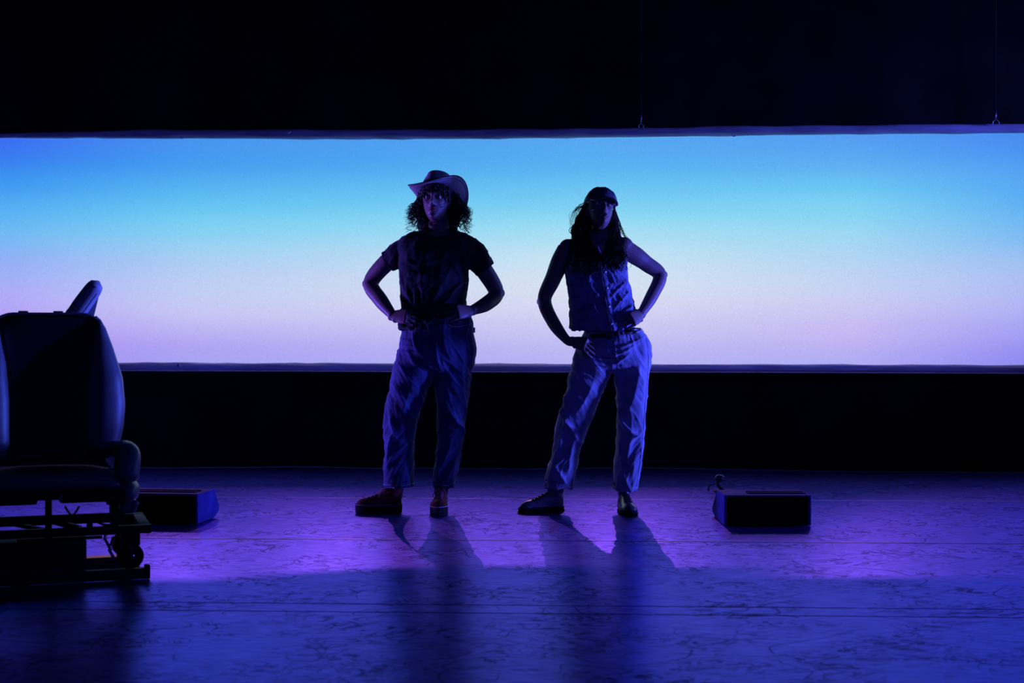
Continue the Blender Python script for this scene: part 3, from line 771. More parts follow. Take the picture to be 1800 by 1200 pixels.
def hand(g, wrist, knuck, normal, curl=.35, spread=.10, thumb_side=1, thumb_dir=None, s=1.0, fing_dir=None, curls=None):
    """five-fingered hand. wrist->knuck gives palm axis; normal = back of the hand; thumb on +side*thumb_side"""
    wrist, knuck, nrm = Vector(wrist), Vector(knuck), Vector(normal).normalized()
    ax = (knuck - wrist).normalized(); nrm = (nrm - ax * nrm.dot(ax)).normalized(); side = ax.cross(nrm).normalized() * thumb_side
    Lp = .088 * s
    # palm
    rings = []
    for t, wd, th in ((-.25, .026, .021), (0, .028, .019), (.3, .035, .017), (.7, .041, .014), (1.0, .040, .011), (1.08, .034, .007)):
        c = wrist + ax * Lp * t
        rings.append([c + side * math.cos(2 * PI * k / 20) * wd * s + nrm * math.sin(2 * PI * k / 20) * th * s for k in range(20)])
    g.loft(rings)
    fd = Vector(fing_dir).normalized() if fing_dir is not None else ax
    lens = [.070, .078, .073, .058]; rad = [.0088, .0090, .0085, .0075]
    for i in range(4):
        off = (1.5 - i) / 1.5                       # index next to the thumb
        base = wrist + ax * Lp * (1.0 - .05 * abs(off) - (.05 if i == 3 else 0)) + side * off * .031 * s
        d = (fd + side * off * spread).normalized(); c = (curls[i] if curls else curl)
        P = [base - ax * .03 * s, base]; R = [rad[i] * s, rad[i] * s * 1.05]; p = base.copy(); ang = c * .5
        axis = d.cross(nrm).normalized()
        for k, f in enumerate((.44, .31, .25)):
            dd = Matrix.Rotation(-ang, 3, axis) @ d if True else d
            p = p + dd * lens[i] * f * s; P.append(p.copy()); R.append(rad[i] * s * (1 - .10 * (k + 1))); ang += c
        g.tube(P, R, 10); g.ball(P[-1], R[-1] * .97, u=10, vv=6)
    td = Vector(thumb_dir).normalized() if thumb_dir is not None else (ax * .75 + side * .75 - nrm * .3).normalized()
    b = wrist + ax * Lp * .22 + side * .024 * s
    P = [b - td * .01, b + td * .03 * s, b + td * .052 * s + ax * .004, b + td * .076 * s + ax * .010 * s]
    g.tube(P, [.013 * s, .0115 * s, .0098 * s, .0078 * s], 10); g.ball(P[-1], .0076 * s, u=10, vv=6)
    return side

def head_geo(g, Mh, w=.074, dp=.094, hh=.118, open_mouth=0.0):
    """head in its own frame (x right, -y front, z up, origin at the centre of the skull), placed by Mh. Scaled to a 0.235 m head"""
    rings = []; n = 72
    def prof(z):           # z in [-1,1]
        zs = [-1.0, -.93, -.82, -.65, -.45, -.2, 0, .25, .5, .72, .88, .96, 1.0]
        ws = [.20, .34, .50, .66, .78, .88, .93, .98, .97, .86, .62, .38, .10]
        fr = [.62, .84, .92, .93, .93, .92, .93, .98, .98, .86, .60, .36, .10]
        bk = [.0, .10, .28, .50, .66, .78, .88, 1.0, 1.02, .92, .68, .42, .10]
        return [float(np.interp(z, zs, q)) for q in (ws, fr, bk)]
    def G2(x, z, cx, cz, sx, sz): return math.exp(-((x - cx) / sx) ** 2 - ((z - cz) / sz) ** 2)
    for k in range(61):
        z = -1 + 2 * k / 60; pw, pf, pb = prof(z); r = []
        for i in range(n):
            a = 2 * PI * i / n; c, s = math.cos(a), math.sin(a)
            x = w * pw * c
            if s < 0:
                y = dp * pf * s * (abs(s) ** -.12 if s else 1)
                xx = x / w; q = min(1, (-s) * 1.6)
                f = 0
                f += .024 * G2(xx, z, 0, -.30, .17, .14) + .014 * G2(xx, z, 0, -.10, .11, .22)      # nose
                f += .008 * (G2(xx, z, .20, -.36, .10, .07) + G2(xx, z, -.20, -.36, .10, .07))      # nostril wings
                f += .006 * (G2(xx, z, .38, .14, .26, .08) + G2(xx, z, -.38, .14, .26, .08))        # brows
                f -= .012 * (G2(xx, z, .38, -.02, .20, .10) + G2(xx, z, -.38, -.02, .20, .10))      # eye sockets
                f += .005 * (G2(xx, z, .58, -.22, .22, .16) + G2(xx, z, -.58, -.22, .22, .16))      # cheekbones
                f += .006 * G2(xx, z, 0, -.88, .24, .10) - .005 * G2(xx, z, 0, -.76, .3, .04)       # chin
                f += .007 * G2(xx, z, 0, -.53, .26, .035) + .007 * G2(xx, z, 0, -.65 - open_mouth * .06, .22, .035)
                f -= (.004 + .010 * open_mouth) * G2(xx, z, 0, -.59 - open_mouth * .02, .26, .025 + .03 * open_mouth)
                f -= .003 * G2(xx, z, 0, -.45, .06, .06)
                y -= f * q
            else:
                y = dp * pb * s
            r.append(Mh @ Vector((x, y, z * hh)))
        rings.append(r)
    g.loft(rings)
    for sx in (-1, 1):     # ears
        e = G(); e.ball((0, 0, 0), (.007, .017, .030)); 
        R_ = Matrix.Rotation(sx * .35, 3, 'Z'); vs = [Mh @ (R_ @ v + Vector((sx * w * .95, .006, -.012))) for v in e.v]; g.add(vs, e.f)
        e = G(); e.tube([(0, .008 * math.cos(t) - .0, .024 * math.sin(t)) for t in np.linspace(-1.9, 2.4, 14)], .004, 6)
        vs = [Mh @ (R_ @ v + Vector((sx * (w * .95 + .006), .006, -.010))) for v in e.v]; g.add(vs, e.f)

def face_parts(Mh, body, w=.074, dp=.094, hh=.118, om=0.0):
    for sx in (-1, 1):
        c = Vector((sx * .38 * w, -dp * .765, -.02 * hh))
        e = G(); e.ball((0, 0, 0), .0125); me = e.mesh(); me.transform(Matrix.Translation(c)); me.transform(Mh); link('eye', me, M['eye'], body)
        e = G(); e.ball((0, 0, 0), (.0052, .003, .0052)); me = e.mesh(); me.transform(Matrix.Translation(c + Vector((0, -.0112, .0005)))); me.transform(Mh); link('iris', me, M['iris'], body)
        e = G(); e.ball((0, .0005, .0062), (.0150, .0135, .0085)); e.ball((0, .0005, -.0075), (.0140, .0135, .0060)); e.v = [v + c for v in e.v]
        me = e.mesh(); me.transform(Mh); link('eyelid', me, M['skin'], body)
        e = G(); e.tube([Vector((sx * w * (.16 + .46 * t), -dp * (.98 - .16 * t * t) - .005, hh * (.13 + .07 * math.sin(t * 2.6)))) for t in np.linspace(0, 1, 9)], [.0022, .003, .0034, .0034, .0033, .003, .0026, .002, .0012], 6)
        me = e.mesh(); me.transform(Mh); link('eyebrow', me, M['hair_dark'], body)
    for zz, rr, up in ((-.545, .0034, 1), (-.635 - om * .07, .0044, -1)):
        e = G(); e.tube([Vector((w * .27 * t, -dp * (.995 - .16 * t * t) - .0035, hh * (zz + up * (-.02 * t * t)) + .001 * up * math.cos(3 * t))) for t in np.linspace(-1, 1, 13)],
               [rr * (.25 + .75 * math.cos(t * 1.35)) for t in np.linspace(-1, 1, 13)], 8)
        me = e.mesh(); me.transform(Mh); link('lip', me, M['lip'], body)

def sole_outline(L, wd, n=40):
    o = []
    for i in range(n):
        a = 2 * PI * i / n; c, s = math.cos(a), math.sin(a)
        u = .5 + .5 * math.copysign(abs(c) ** .8, c)
        hw = float(np.interp(u, [0, .15, .35, .6, .78, .92, 1], [.62, .80, .78, .95, 1.0, .82, .5])) * wd / 2
        o.append((u * L, math.copysign(abs(s) ** .75, s) * hw))
    return o

def shoe(root, heel, direction, L, wd, sole_h, top_h, mats, lace_n=5, bow=True, shaft=.0, toe_lift=0.0, name='shoe', pitch=0):
    up_m, sole_m, edge_m, lace_m = mats
    h = Vector(heel); ax = Vector((direction[0], direction[1], 0)).normalized(); sd = Vector((0, 0, 1)).cross(ax)
    def P(u, v, z): return h + ax * u + sd * v + Vector((0, 0, z + toe_lift * max(0, u / L - .75) ** 2 * 6))
    # upper
    g = G(); rings = []
    for k in range(29):
        u = k / 28
        hw = float(np.interp(u, [0, .04, .15, .35, .6, .78, .92, .98, 1], [.15, .55, .76, .72, .86, .92, .72, .42, .1])) * wd / 2
        tp = float(np.interp(u, [0, .04, .15, .30, .42, .55, .70, .85, .95, 1], [.55, .92, 1, .98, .86, .68, .48, .40, .28, .08])) * (top_h - sole_h)
        r = []
        for i in range(24):
            a = 2 * PI * i / 24; c, s = math.cos(a), math.sin(a)
            zz = sole_h + (tp * max(0, s) ** .8 if s > 0 else -.004)
            nar = 1 - .40 * max(0, s) ** 1.5
            r.append(P(.004 + u * (L - .012), math.copysign(abs(c) ** .85, c) * hw * nar, zz))
        rings.append(r)
    g.loft(rings)
    # collar ring and shaft
    rr = []
    for z, f, sh in ((top_h * .72, .9, 0), (top_h, 1.0, 0), (top_h + shaft, .96, .004), (top_h + shaft + .004, .86, .004), (top_h + shaft - .02, .78, .004)):
        rr.append([P(L * .20 + sh + .046 * f * math.cos(2 * PI * i / 24), .036 * f * math.sin(2 * PI * i / 24), z) for i in range(24)])
    g.loft(rr)
    up = link(name, union(g, .0032, 3), up_m, root)
    g = G(); o = sole_outline(L, wd)
    g.loft([[P(u, v, z) if f == 1 else P(L / 2 + (u - L / 2) * f, v * f, z) for u, v in o] for z, f in ((.0, .95), (.004, .99), (sole_h * .5, 1.0), (sole_h - .003, 1.01), (sole_h + .002, .97))])
    so = link('sole', g.mesh(), sole_m, up)
    g = G(); ring = [P(L / 2 + (u - L / 2) * 1.01, v * 1.02, sole_h - .004) for u, v in o]; g.tube(ring + ring[:1], .0022, 6, cap=False); link('welt', g.mesh(), edge_m, up)
    if name == 'boot':
        for q in range(14):                       # lugs round the sole edge
            u, v = o[(q * 40 // 14) % 40]; gg = G(); gg.box(P(u * .985 + .002, v * .97, .006), (.012, .012, .011), bev=.001)
            link('lug', gg.mesh(), sole_m, so)
    bv = bvh_of(up.data)
    org = Vector(root['_o'])
    def top(u, v):
        p0 = P(u, v, .4) - org; l, n_, i_, d_ = bv.ray_cast(p0, Vector((0, 0, -1)))
        return (l + org + Vector((0, 0, .0015))) if l is not None else P(u, v, top_h)
    for k in range(lace_n):
        u = L * (.40 + .30 * k / max(1, lace_n - 1)); gg = G()
        gg.tube([top(u + .006 * (1 if q % 2 else -1) * 0 + .01 * (v / .02), v) for q, v in enumerate(np.linspace(-.020, .020, 7))], .0023, 6); link('lace', gg.mesh(), lace_m, up)
        gg = G(); gg.tube([top(u - .01 * (v / .02), v) for v in np.linspace(-.020, .020, 7)], .0023, 6); link('lace', gg.mesh(), lace_m, up)
    if bow:
        b = top(L * .40, 0) + Vector((0, 0, .003))
        for sx in (-1, 1):
            gg = G(); gg.tube([b + ax * (.010 * math.sin(t) ) + sd * sx * (.022 * (1 - math.cos(t))) * .7 + Vector((0, 0, .012 * math.sin(t) - .006 * (1 - math.cos(t)))) for t in np.linspace(0, 2 * PI, 14)], .002, 5); link('bow', gg.mesh(), lace_m, up)
            gg = G(); gg.tube([b, b + sd * sx * .02 + ax * .01, b + sd * sx * .032 + ax * .02 - Vector((0, 0, .018)), b + sd * sx * .036 + ax * .026 - Vector((0, 0, .034))], .002, 5); link('bow', gg.mesh(), lace_m, up)
    return up

def zdisp(co, m, amp):   # displace only where mask
    return co
def head_matrix(px, py, d, pitch, yaw, roll, scale=1.0):
    """pitch>0 tips the face up, yaw>0 turns it to the viewer's left, roll>0 leans to the viewer's right"""
    c = W(px, py, d)
    return Matrix.Translation(c) @ (Matrix.Rotation(math.radians(roll), 4, 'Y') @ Matrix.Rotation(math.radians(-yaw), 4, 'Z') @ Matrix.Rotation(math.radians(-pitch), 4, 'X')) @ Matrix.Scale(scale, 4)

def wrinkle_field(co, no, feats):
    """feats: (px, py, angle_deg, length, width, amp) folds in pixels on the camera-facing cloth"""
    X, Y = npx(co); out = np.zeros(len(X)); fr = np.clip(-no[:, 1] * 1.3 + .25, 0, 1)
    for (cx, cy, ang, ln, wd, amp) in feats:
        a = math.radians(ang); dx, dy = X - cx, Y - cy
        u = dx * math.cos(a) + dy * math.sin(a); v = -dx * math.sin(a) + dy * math.cos(a) + .012 * u * u / max(ln, 1) * 6
        out += amp * np.exp(-(u / ln) ** 2 - (np.abs(v) / wd) ** 1.35)
    return co + no * (out * fr)[:, None]

# =============================================================== person in the cowboy hat
D1 = 7.62
def person_hat():
    root_o = W(738, 905, D1); root_o.z = 0
    # ---- body: one continuous figure
    g = G()
    Mh = head_matrix(767, 352, D1 - .02, 9, 9, 0, 1.04)
    head_geo(g, Mh)
    limb(g, [W(770, 372, D1 + .02), W(771, 395, D1 + .01), W(772, 425, D1 + .02)], [.054, .055, .066])
    # torso under the shirt
    px_loft(g, [(408, 748, 796, .02, .9), (418, 722, 818, .02, .50), (440, 712, 824, .01, .50), (480, 714, 818, 0, .60), (530, 716, 812, 0, .68), (575, 716, 822, 0, .68), (610, 714, 826, 0, .68), (640, 712, 824, 0, .68)], D1)
    # arms (viewer's left)
    Ls, Le, Lw = W(711, 438, D1 + .01), W(652, 497, D1 + .09), W(691, 555, D1 - .10)
    limb(g, [Ls, W(680, 461, D1 + .04), Le, W(668, 526, D1 + .0), Lw], [.046, .048, .043, .040, .025])
    g.ball(W(645, 499, D1 + .09), .027)
    Rs, Re, Rw = W(826, 442, D1 + .01), W(872, 513, D1 + .09), W(828, 546, D1 - .10)
    limb(g, [Rs, W(851, 475, D1 + .04), Re, W(856, 533, D1 + .01), Rw], [.046, .048, .043, .040, .026])
    g.ball(W(879, 515, D1 + .09), .027)
    hand(g, Lw, W(712, 556, D1 - .145), (-.15, -1, .25), curl=.30, thumb_side=1, fing_dir=(.95, -.10, -.30), thumb_dir=(.35, .5, .8))
    hand(g, Rw, W(806, 548, D1 - .155), (.15, -1, .25), curl=.28, thumb_side=-1, fing_dir=(-.95, -.04, -.20), thumb_dir=(-.35, .5, .8))
    # legs and ankles inside the jeans
    limb(g, [W(731, 640, D1), W(712, 745, D1), W(697, 876, D1 - .03)], [.075, .055, .030])
    limb(g, [W(795, 640, D1), W(792, 745, D1), W(776, 876, D1 - .01)], [.075, .055, .030])
    body = link('person', union(g, .0042, 2), M['skin'], origin=root_o)
    tag(body, 'person in a cowboy hat, dark tied t-shirt and jeans, hands on hips', 'person')
    face_parts(Mh, body)
    # ---- t-shirt
    g = G()
    px_loft(g, [(402, 743, 799, .01, .95, .050), (405, 737, 805, .012, .80, .044), (409, 722, 818, .014, .62, .034), (416, 706, 831, .012, .52, .022), (426, 698, 840, .008, .52, .010), (440, 698, 839, 0, .58), (458, 700, 832, 0, .64), (474, 701, 825, -.01, .70),
                (488, 702, 824, -.02, .72), (505, 704, 822, -.02, .72), (525, 706, 818, -.01, .70), (545, 706, 820, -.01, .68), (562, 700, 822, -.01, .68), (574, 703, 815, -.01, .68)], D1, hollow=.93, hollow_top=.90, ex=.85)
    def sleeve(pts, rads):
        P = [Vector(p) for p in pts]; ax = (P[-1] - P[-2]).normalized(); gg = []
        m = len(P); rings = []
        for i, p in enumerate(P):
            t = (P[min(i + 1, m - 1)] - P[max(i - 1, 0)]).normalized(); a = Vector((0, -1, 0)); a = (a - t * a.dot(t)).normalized(); b = t.cross(a)
            rings.append([p + a * rads[i] * .92 * math.cos(2 * PI * k / 24) + b * rads[i] * math.sin(2 * PI * k / 24) for k in range(24)])
        last = rings[-1]; c = P[-1]
        rings.append([c + (q - c) * .90 for q in last]); rings.append([c + (q - c) * .86 - ax * .05 for q in last])
        g.loft(rings)
    sleeve([W(720, 441, D1 + .01), W(708, 444, D1 + .015), W(695, 451, D1 + .02), W(681, 460, D1 + .035)], [.062, .070, .067, .061])
    sleeve([W(820, 434, D1 + .01), W(832, 446, D1 + .015), W(843, 460, D1 + .025), W(853, 474, D1 + .035)], [.068, .076, .069, .060])
    # gathered cloth at the left hip and around the knot
    g.ball(W(712, 571, D1 - .10), (.040, .03, .026)); g.ball(W(706, 575, D1 - .06), (.022, .05, .020)); g.ball(W(727, 574, D1 - .12), (.04, .02, .022))
    kx, ky = 742, 566
    def shirt_folds(co, no):
        X, Y = npx(co); dx, dy = X - kx, ky - Y
        ang = np.arctan2(dx, dy + 1e-6); rad = np.sqrt(dx * dx + dy * dy)
        fr = np.clip(-no[:, 1] * 1.4, 0, 1)
        env = np.exp(-((rad - 42) / 34) ** 2) * fr
        a = (np.sin(ang * 15 + .6) + .6 * np.sin(ang * 27 + 2)) * .0042 * env
        b = nz(co, 9, 9, 5, 3) * .008
        c = (ridge(nz(co, 7, 7, 12, 9), 4) - .3) * .0035
        return co + no * (a + b + c)[:, None]
    def shirt_2(co, no):
        co = shirt_folds(co, no)
        return wrinkle_field(co, no, [(708, 500, 78, 26, 2.4, .008), (713, 510, 70, 26, 2.2, .006), (720, 522, 72, 30, 2.6, .008), (731, 540, 82, 26, 2.4, .010), (747, 545, 88, 24, 2.4, .010), (798, 508, -42, 26, 2.6, .009), (788, 524, -50, 28, 2.4, .008),
                                    (770, 545, -58, 26, 2.6, .009), (812, 498, -30, 15, 2.2, .008), (735, 568, 72, 14, 2.2, .007), (757, 562, -40, 16, 2.2, .008), (690, 455, -60, 12, 2, .005), (842, 468, 60, 12, 2, .005), (800, 470, 60, 20, 3, .004)])
    sh = link('t_shirt', union(g, .0048, 3, shirt_2), M['tshirt'], body)
    bsh = bvh_of(sh.data); bsh = BVHTree.FromPolygons([v.co + Vector(body['_o']) for v in sh.data.vertices], [tuple(p.vertices) for p in sh.data.polygons])
    g = G(); g.tube([W(771 + 28 * math.cos(t), 402 + 16.5 * max(0, math.sin(t)) ** 1.5, D1 + .01 - .080 * math.sin(t)) for t in np.linspace(0, 2 * PI, 30)], .0055, 8, cap=False); link('neckband', g.mesh(), M['tshirt'], sh)
    g = G(); g.ball(W(742, 566, D1 - .135), (.024, .016, .020)); g.tube([W(742, 566, D1 - .14), W(750, 574, D1 - .14), W(752, 584, D1 - .135)], [.010, .012, .006], 8); g.tube([W(741, 567, D1 - .14), W(733, 577, D1 - .145), W(729, 586, D1 - .135)], [.010, .012, .005], 8)
    link('knot', union(g, .003, 2), M['tshirt'], sh)
    # ---- jeans
    g = G()
    px_loft(g, [(556, 712, 829, 0, .66), (570, 708, 832, 0, .68), (585, 705, 833, 0, .70), (600, 703, 836, 0, .72), (612, 701, 838, .0, .70), (626, 696, 836, 0, .62), (640, 692, 833, 0, .54), (650, 690, 831, 0, .44), (657, 690, 829, 0, .32), (661, 694, 826, 0, .2)], D1, ex=.85)
    px_loft(g, [(618, 702, 762, 0, .95), (640, 692, 766, 0, .95), (660, 688, 763, 0, .95), (685, 683, 752, 0, .92), (712, 677, 741, 0, .88), (740, 675, 733, 0, .86), (768, 675, 728, 0, .86), (800, 675, 727, 0, .88), (830, 674, 728, 0, .9), (855, 673, 729, 0, .9)], D1, hollow=.93)
    px_loft(g, [(618, 765, 837, 0, .85), (640, 762, 833, 0, .85), (660, 763, 829, 0, .88), (690, 766, 826, 0, .9), (715, 768, 823, -.005, .9), (740, 768, 818, -.015, .9), (765, 768, 814, -.01, .92), (800, 766, 809, 0, .95), (830, 763, 804, 0, .98), (857, 760, 800, 0, 1.0)], D1, hollow=.93)
    F1 = [(720, 608, 4, 22, 3, .006), (716, 618, 3, 26, 2.5, .008), (712, 598, 10, 16, 3, .005), (802, 742, 44, 14, 4, .014), (812, 755, 60, 12, 3.5, .010), (782, 745, 40, 20, 4, .008), (775, 762, 25, 14, 4, .008), (796, 730, 50, 20, 5, .008),
          (785, 800, -70, 26, 4, .009), (772, 830, 80, 24, 3.5, .008), (796, 825, 100, 28, 4, .009), (690, 750, 75, 22, 3, .008), (684, 785, 100, 26, 3.5, .009), (700, 775, 20, 24, 5, .005), (716, 700, -70, 28, 5, .005), (745, 700, -65, 24, 2.5, .004),
          (788, 590, 8, 26, 3, .004), (768, 625, 80, 22, 3, .006), (740, 640, 20, 20, 4, .005), (815, 690, 85, 50, 4, .005), (798, 860, 10, 4, 2, .003)]
    def jd(F_, s):
        def f(co, no):
            co = wrinkle_field(co, no, [f_[:5] + (f_[5] * 1.5,) for f_ in F_])
            q_ = co.copy(); q_[:, 0] += .35 * np.abs(co[:, 2] - .45) + .05 * np.sin(9 * co[:, 2])
            a = nz(q_, 16, 10, 3.2, s) * .008 + (np.clip(ridge(nz(q_, 10, 6, 3.5, s + 7), 5), 0, 1) - .25) * .0042 + nz(co, 30, 30, 12, s) * .0012
            return co + no * a[:, None]
        return f
    je = link('jeans', union(g, .0048, 3, jd(F1, 1)), M['denim'], body)
    bj = BVHTree.FromPolygons([v.co + Vector(body['_o']) for v in je.data.vertices], [tuple(p.vertices) for p in je.data.polygons])
    for pts, r, nm in (([(781, 554), (783, 563), (788, 570), (796, 574), (808, 574), (818, 572), (826, 570)], .0016, 'pocket_seam'), ([(714, 584), (712, 592), (709, 597)], .0014, 'pocket_seam'),
                       ([(827, 572), (829, 600), (831, 618), (829, 645), (826, 675), (823, 705), (818, 740), (813, 775), (808, 815), (803, 850)], .0014, 'side_seam'),
                       ([(752, 578), (754, 600), (757, 612), (762, 620)], .0011, 'side_seam'), ([(675, 851), (690, 853), (710, 853), (728, 849)], .0014, 'hem_seam'), ([(762, 850), (775, 853), (788, 853), (799, 848)], .0014, 'hem_seam')):
        g = G(); surf_line(g, bj, pts, r, .0008, 5, 8, D1 - .12); link(nm, g.mesh(), M['stitch'] if nm != 'side_seam' else M['denim'], je)
    g = G(); g.box(W(833.5, 580, D1 + .02), (.010, .02, .028), bev=.001); link('belt_loop', g.mesh(), M['denim'], je)
    # ---- shoes: red platform sneakers
    ms = (M['red_suede'], M['rubber_black'], M['rubber_edge'], M['lace'])
    hl = W(707, 903, 7.55); hl.z = 0
    shoe(body, hl, (-1, -.12, 0), .248, .098, .052, .128, ms, 5, True)
    hl = W(776, 905, 7.64); hl.z = 0
    shoe(body, hl, (-.03, -1, 0), .245, .100, .052, .128, ms, 5, True)
    # socks / ankles
    # ---- hat
    Hm = head_matrix(770, 346, D1 + .01, 30, 21, -10)
    def crown(t, a):       # t height 0..1
        rx = float(np.interp(t, [0, .3, .6, .85, .95, 1], [.092, .088, .079, .066, .052, .022])); ry = float(np.interp(t, [0, .3, .6, .85, .95, 1], [.112, .108, .100, .086, .068, .03]))
        z = .005 + .136 * t; c, s = math.cos(a), math.sin(a)
        x, y = rx * c, ry * s
        if t > .80: z -= .020 * math.exp(-(x / .022) ** 2) * min(1, (t - .8) / .15)                # centre crease
        f = math.exp(-((abs(x) - .045) / .02) ** 2) * (1 if s < 0 else 0) * min(1, t * 1.4); y += .012 * f * abs(s)   # front pinches
        return Vector((x, y, z))
    g = G(); g.loft([[crown(t, 2 * PI * i / 48) for i in range(48)] for t in list(np.linspace(0, .8, 12)) + [.85, .9, .94, .97, 1]])
    me = g.mesh(); me.transform(Hm); cr = link('cowboy_hat', me, M['hat'], body)
    g = G(); top_r = []; bot_r = []
    nb, ns = 72, 14
    def brim(s, a, dz=0):
        c, q = math.cos(a), math.sin(a)
        rx = .090 + (.078) * s; ry = .110 + .075 * s
        lift = (abs(c) ** 2.2) * (.066 * s ** 1.7) * (1.0 if c < 0 else 1.0); dip = -(abs(q) ** 2) * .030 * s ** 1.2
        pull = (abs(c) ** 2.2) * .020 * s ** 2
        x = (rx - pull) * c; y = ry * q
        return Vector((x, y, .006 + lift + dip + dz))
    rings = [[brim(s, 2 * PI * i / nb, .0018) for i in range(nb)] for s in np.linspace(0, 1, ns)] + [[brim(1.012, 2 * PI * i / nb, 0) for i in range(nb)]] + [[brim(s, 2 * PI * i / nb, -.0018) for i in range(nb)] for s in np.linspace(1, 0, ns)]
    g.loft(rings, cap=False); me = g.mesh(); me.transform(Hm); link('brim', me, M['hat'], cr)
    g = G(); r_ = [brim(1.0, 2 * PI * i / nb) for i in range(nb)]; g.tube(r_ + r_[:1], .0032, 6, cap=False)
    me = g.mesh(); me.transform(Hm); link('brim_binding', me, M['hat_band'], cr)
    g = G(); r_ = [brim(.86, 2 * PI * i / nb, -.003) for i in range(nb)]; g.tube(r_ + r_[:1], .0012, 5, cap=False)
    me = g.mesh(); me.transform(Hm); link('brim_stitching', me, M['hat_band'], cr)
    g = G(); g.loft([[Vector((1.03 * crown(t, 2 * PI * i / 48).x, 1.03 * crown(t, 2 * PI * i / 48).y, crown(t, 2 * PI * i / 48).z)) for i in range(48)] for t in (.02, .05, .17, .2)], cap=False)
    me = g.mesh(); me.transform(Hm); link('hat_band', me, M['hat_band'], cr)
    # ---- curly hair
    r = random.Random(5); g = G()
    def curl(x0, y0, x1, y1, d, rad0, turns, th, bow=0, n_t=52):
        P = []; ph = r.uniform(0, 6.28); wob = r.uniform(-3, 3)
        for i in range(n_t):
            t = i / (n_t - 1); xx = x0 + (x1 - x0) * t + bow * math.sin(PI * min(1, t * 1.15)) + wob * math.sin(2.4 * PI * t); yy = y0 + (y1 - y0) * t
            rr = rad0 * min(1, .3 + t * 2); a = ph + turns * 2 * PI * t
            P.append(W(xx, yy, d) + Vector((rr * math.cos(a), rr * .8 * math.sin(a), rr * .5 * math.cos(a * .7))))
        g.tube(P, [th * (1 - .5 * i / n_t) for i in range(n_t)], 4)
    for sx, hx, c0 in ((-1, 742, 0), (1, 801, 0)):
        for k in range(95):           # inner locks close to the face and neck
            x0 = hx + r.uniform(-6, 6); d = D1 + r.uniform(-.05, .12)
            curl(x0, 342 + r.uniform(-6, 8), hx + sx * r.uniform(-4, 9) - sx * 2, r.uniform(384, 410), d, r.uniform(.006, .010), r.uniform(3, 6), .0030, sx * r.uniform(0, 6))
        for k in range(30):            # middle locks
            d = D1 + r.uniform(-.05, .10)
            curl(hx + sx * r.uniform(2, 8), 348 + r.uniform(-4, 8), hx + sx * r.uniform(6, 22), r.uniform(380, 411), d, r.uniform(.006, .011), r.uniform(3, 6), .0019, sx * r.uniform(2, 8))
        for k in range(34):            # loose outer ringlets with light between them
            d = D1 + r.uniform(-.04, .08); xe = hx + sx * r.uniform(16, 28)
            curl(hx + sx * r.uniform(5, 10), 352 + r.uniform(-2, 8), xe, r.uniform(376, 410), d, r.uniform(.010, .018), r.uniform(2, 4.5), .0012, sx * r.uniform(2, 8))
        for k in range(10):
            curl(hx + sx * 6, 354 + r.uniform(-4, 6), hx + sx * r.uniform(20, 33), r.uniform(365, 402), D1 + .02, r.uniform(.006, .014), r.uniform(1.5, 3), .0007, sx * r.uniform(0, 6))
        for k in range(12): g.ball(W(769 + sx * (27 - k * .9), 344 + k * 5.2, D1 + .075 + r.uniform(-.02, .02)), (.030, .035, .026), u=10, vv=6)
    for k in range(110):               # fringe over the forehead, under the brim
        x0 = 769 + r.uniform(-25, 28); sx = 1 if x0 > 768 else -1; f = abs(x0 - 769) / 28
        p0 = Mh @ Vector(((x0 - 769) / 28 * .070, -.060 - .03 * (1 - f * f), .085)); ph = r.uniform(0, 6); P = []
        ln = .030 + .055 * f ** 2 + r.uniform(-.01, .01)
        for i in range(20):
            t = i / 19; a = ph + 12 * t
            q = Mh @ Vector(((x0 - 769) / 28 * (.068 + .012 * t), -.094 + .055 * f ** 2 - .012 * math.sin(PI * t), .070 - (.008 + ln) * t)); P.append(q + Vector((.006 * math.cos(a), .005 * math.sin(a), 0)))
        g.tube(P, .0024, 4)
    g.ball(W(769, 368, D1 + .085), (.090, .045, .13))
    hr = link('hair', g.mesh(), M['hair_dark'], body); tag(hr, 'shoulder-length dark curly hair')
    # headset microphone
    g = G(); g.tube([Mh @ Vector(p) for p in ((.078, -.005, .0), (.074, -.045, -.03), (.062, -.070, -.046), (.050, -.084, -.055))], .0014, 6); me = g.mesh(); hm = link('headset_microphone', me, M['cable'], body)
    g = G(); g.ball(Mh @ Vector((.046, -.088, -.058)), .0045, u=8, vv=6); link('capsule', g.mesh(), M['plastic'], hm)
    return body
person_hat()

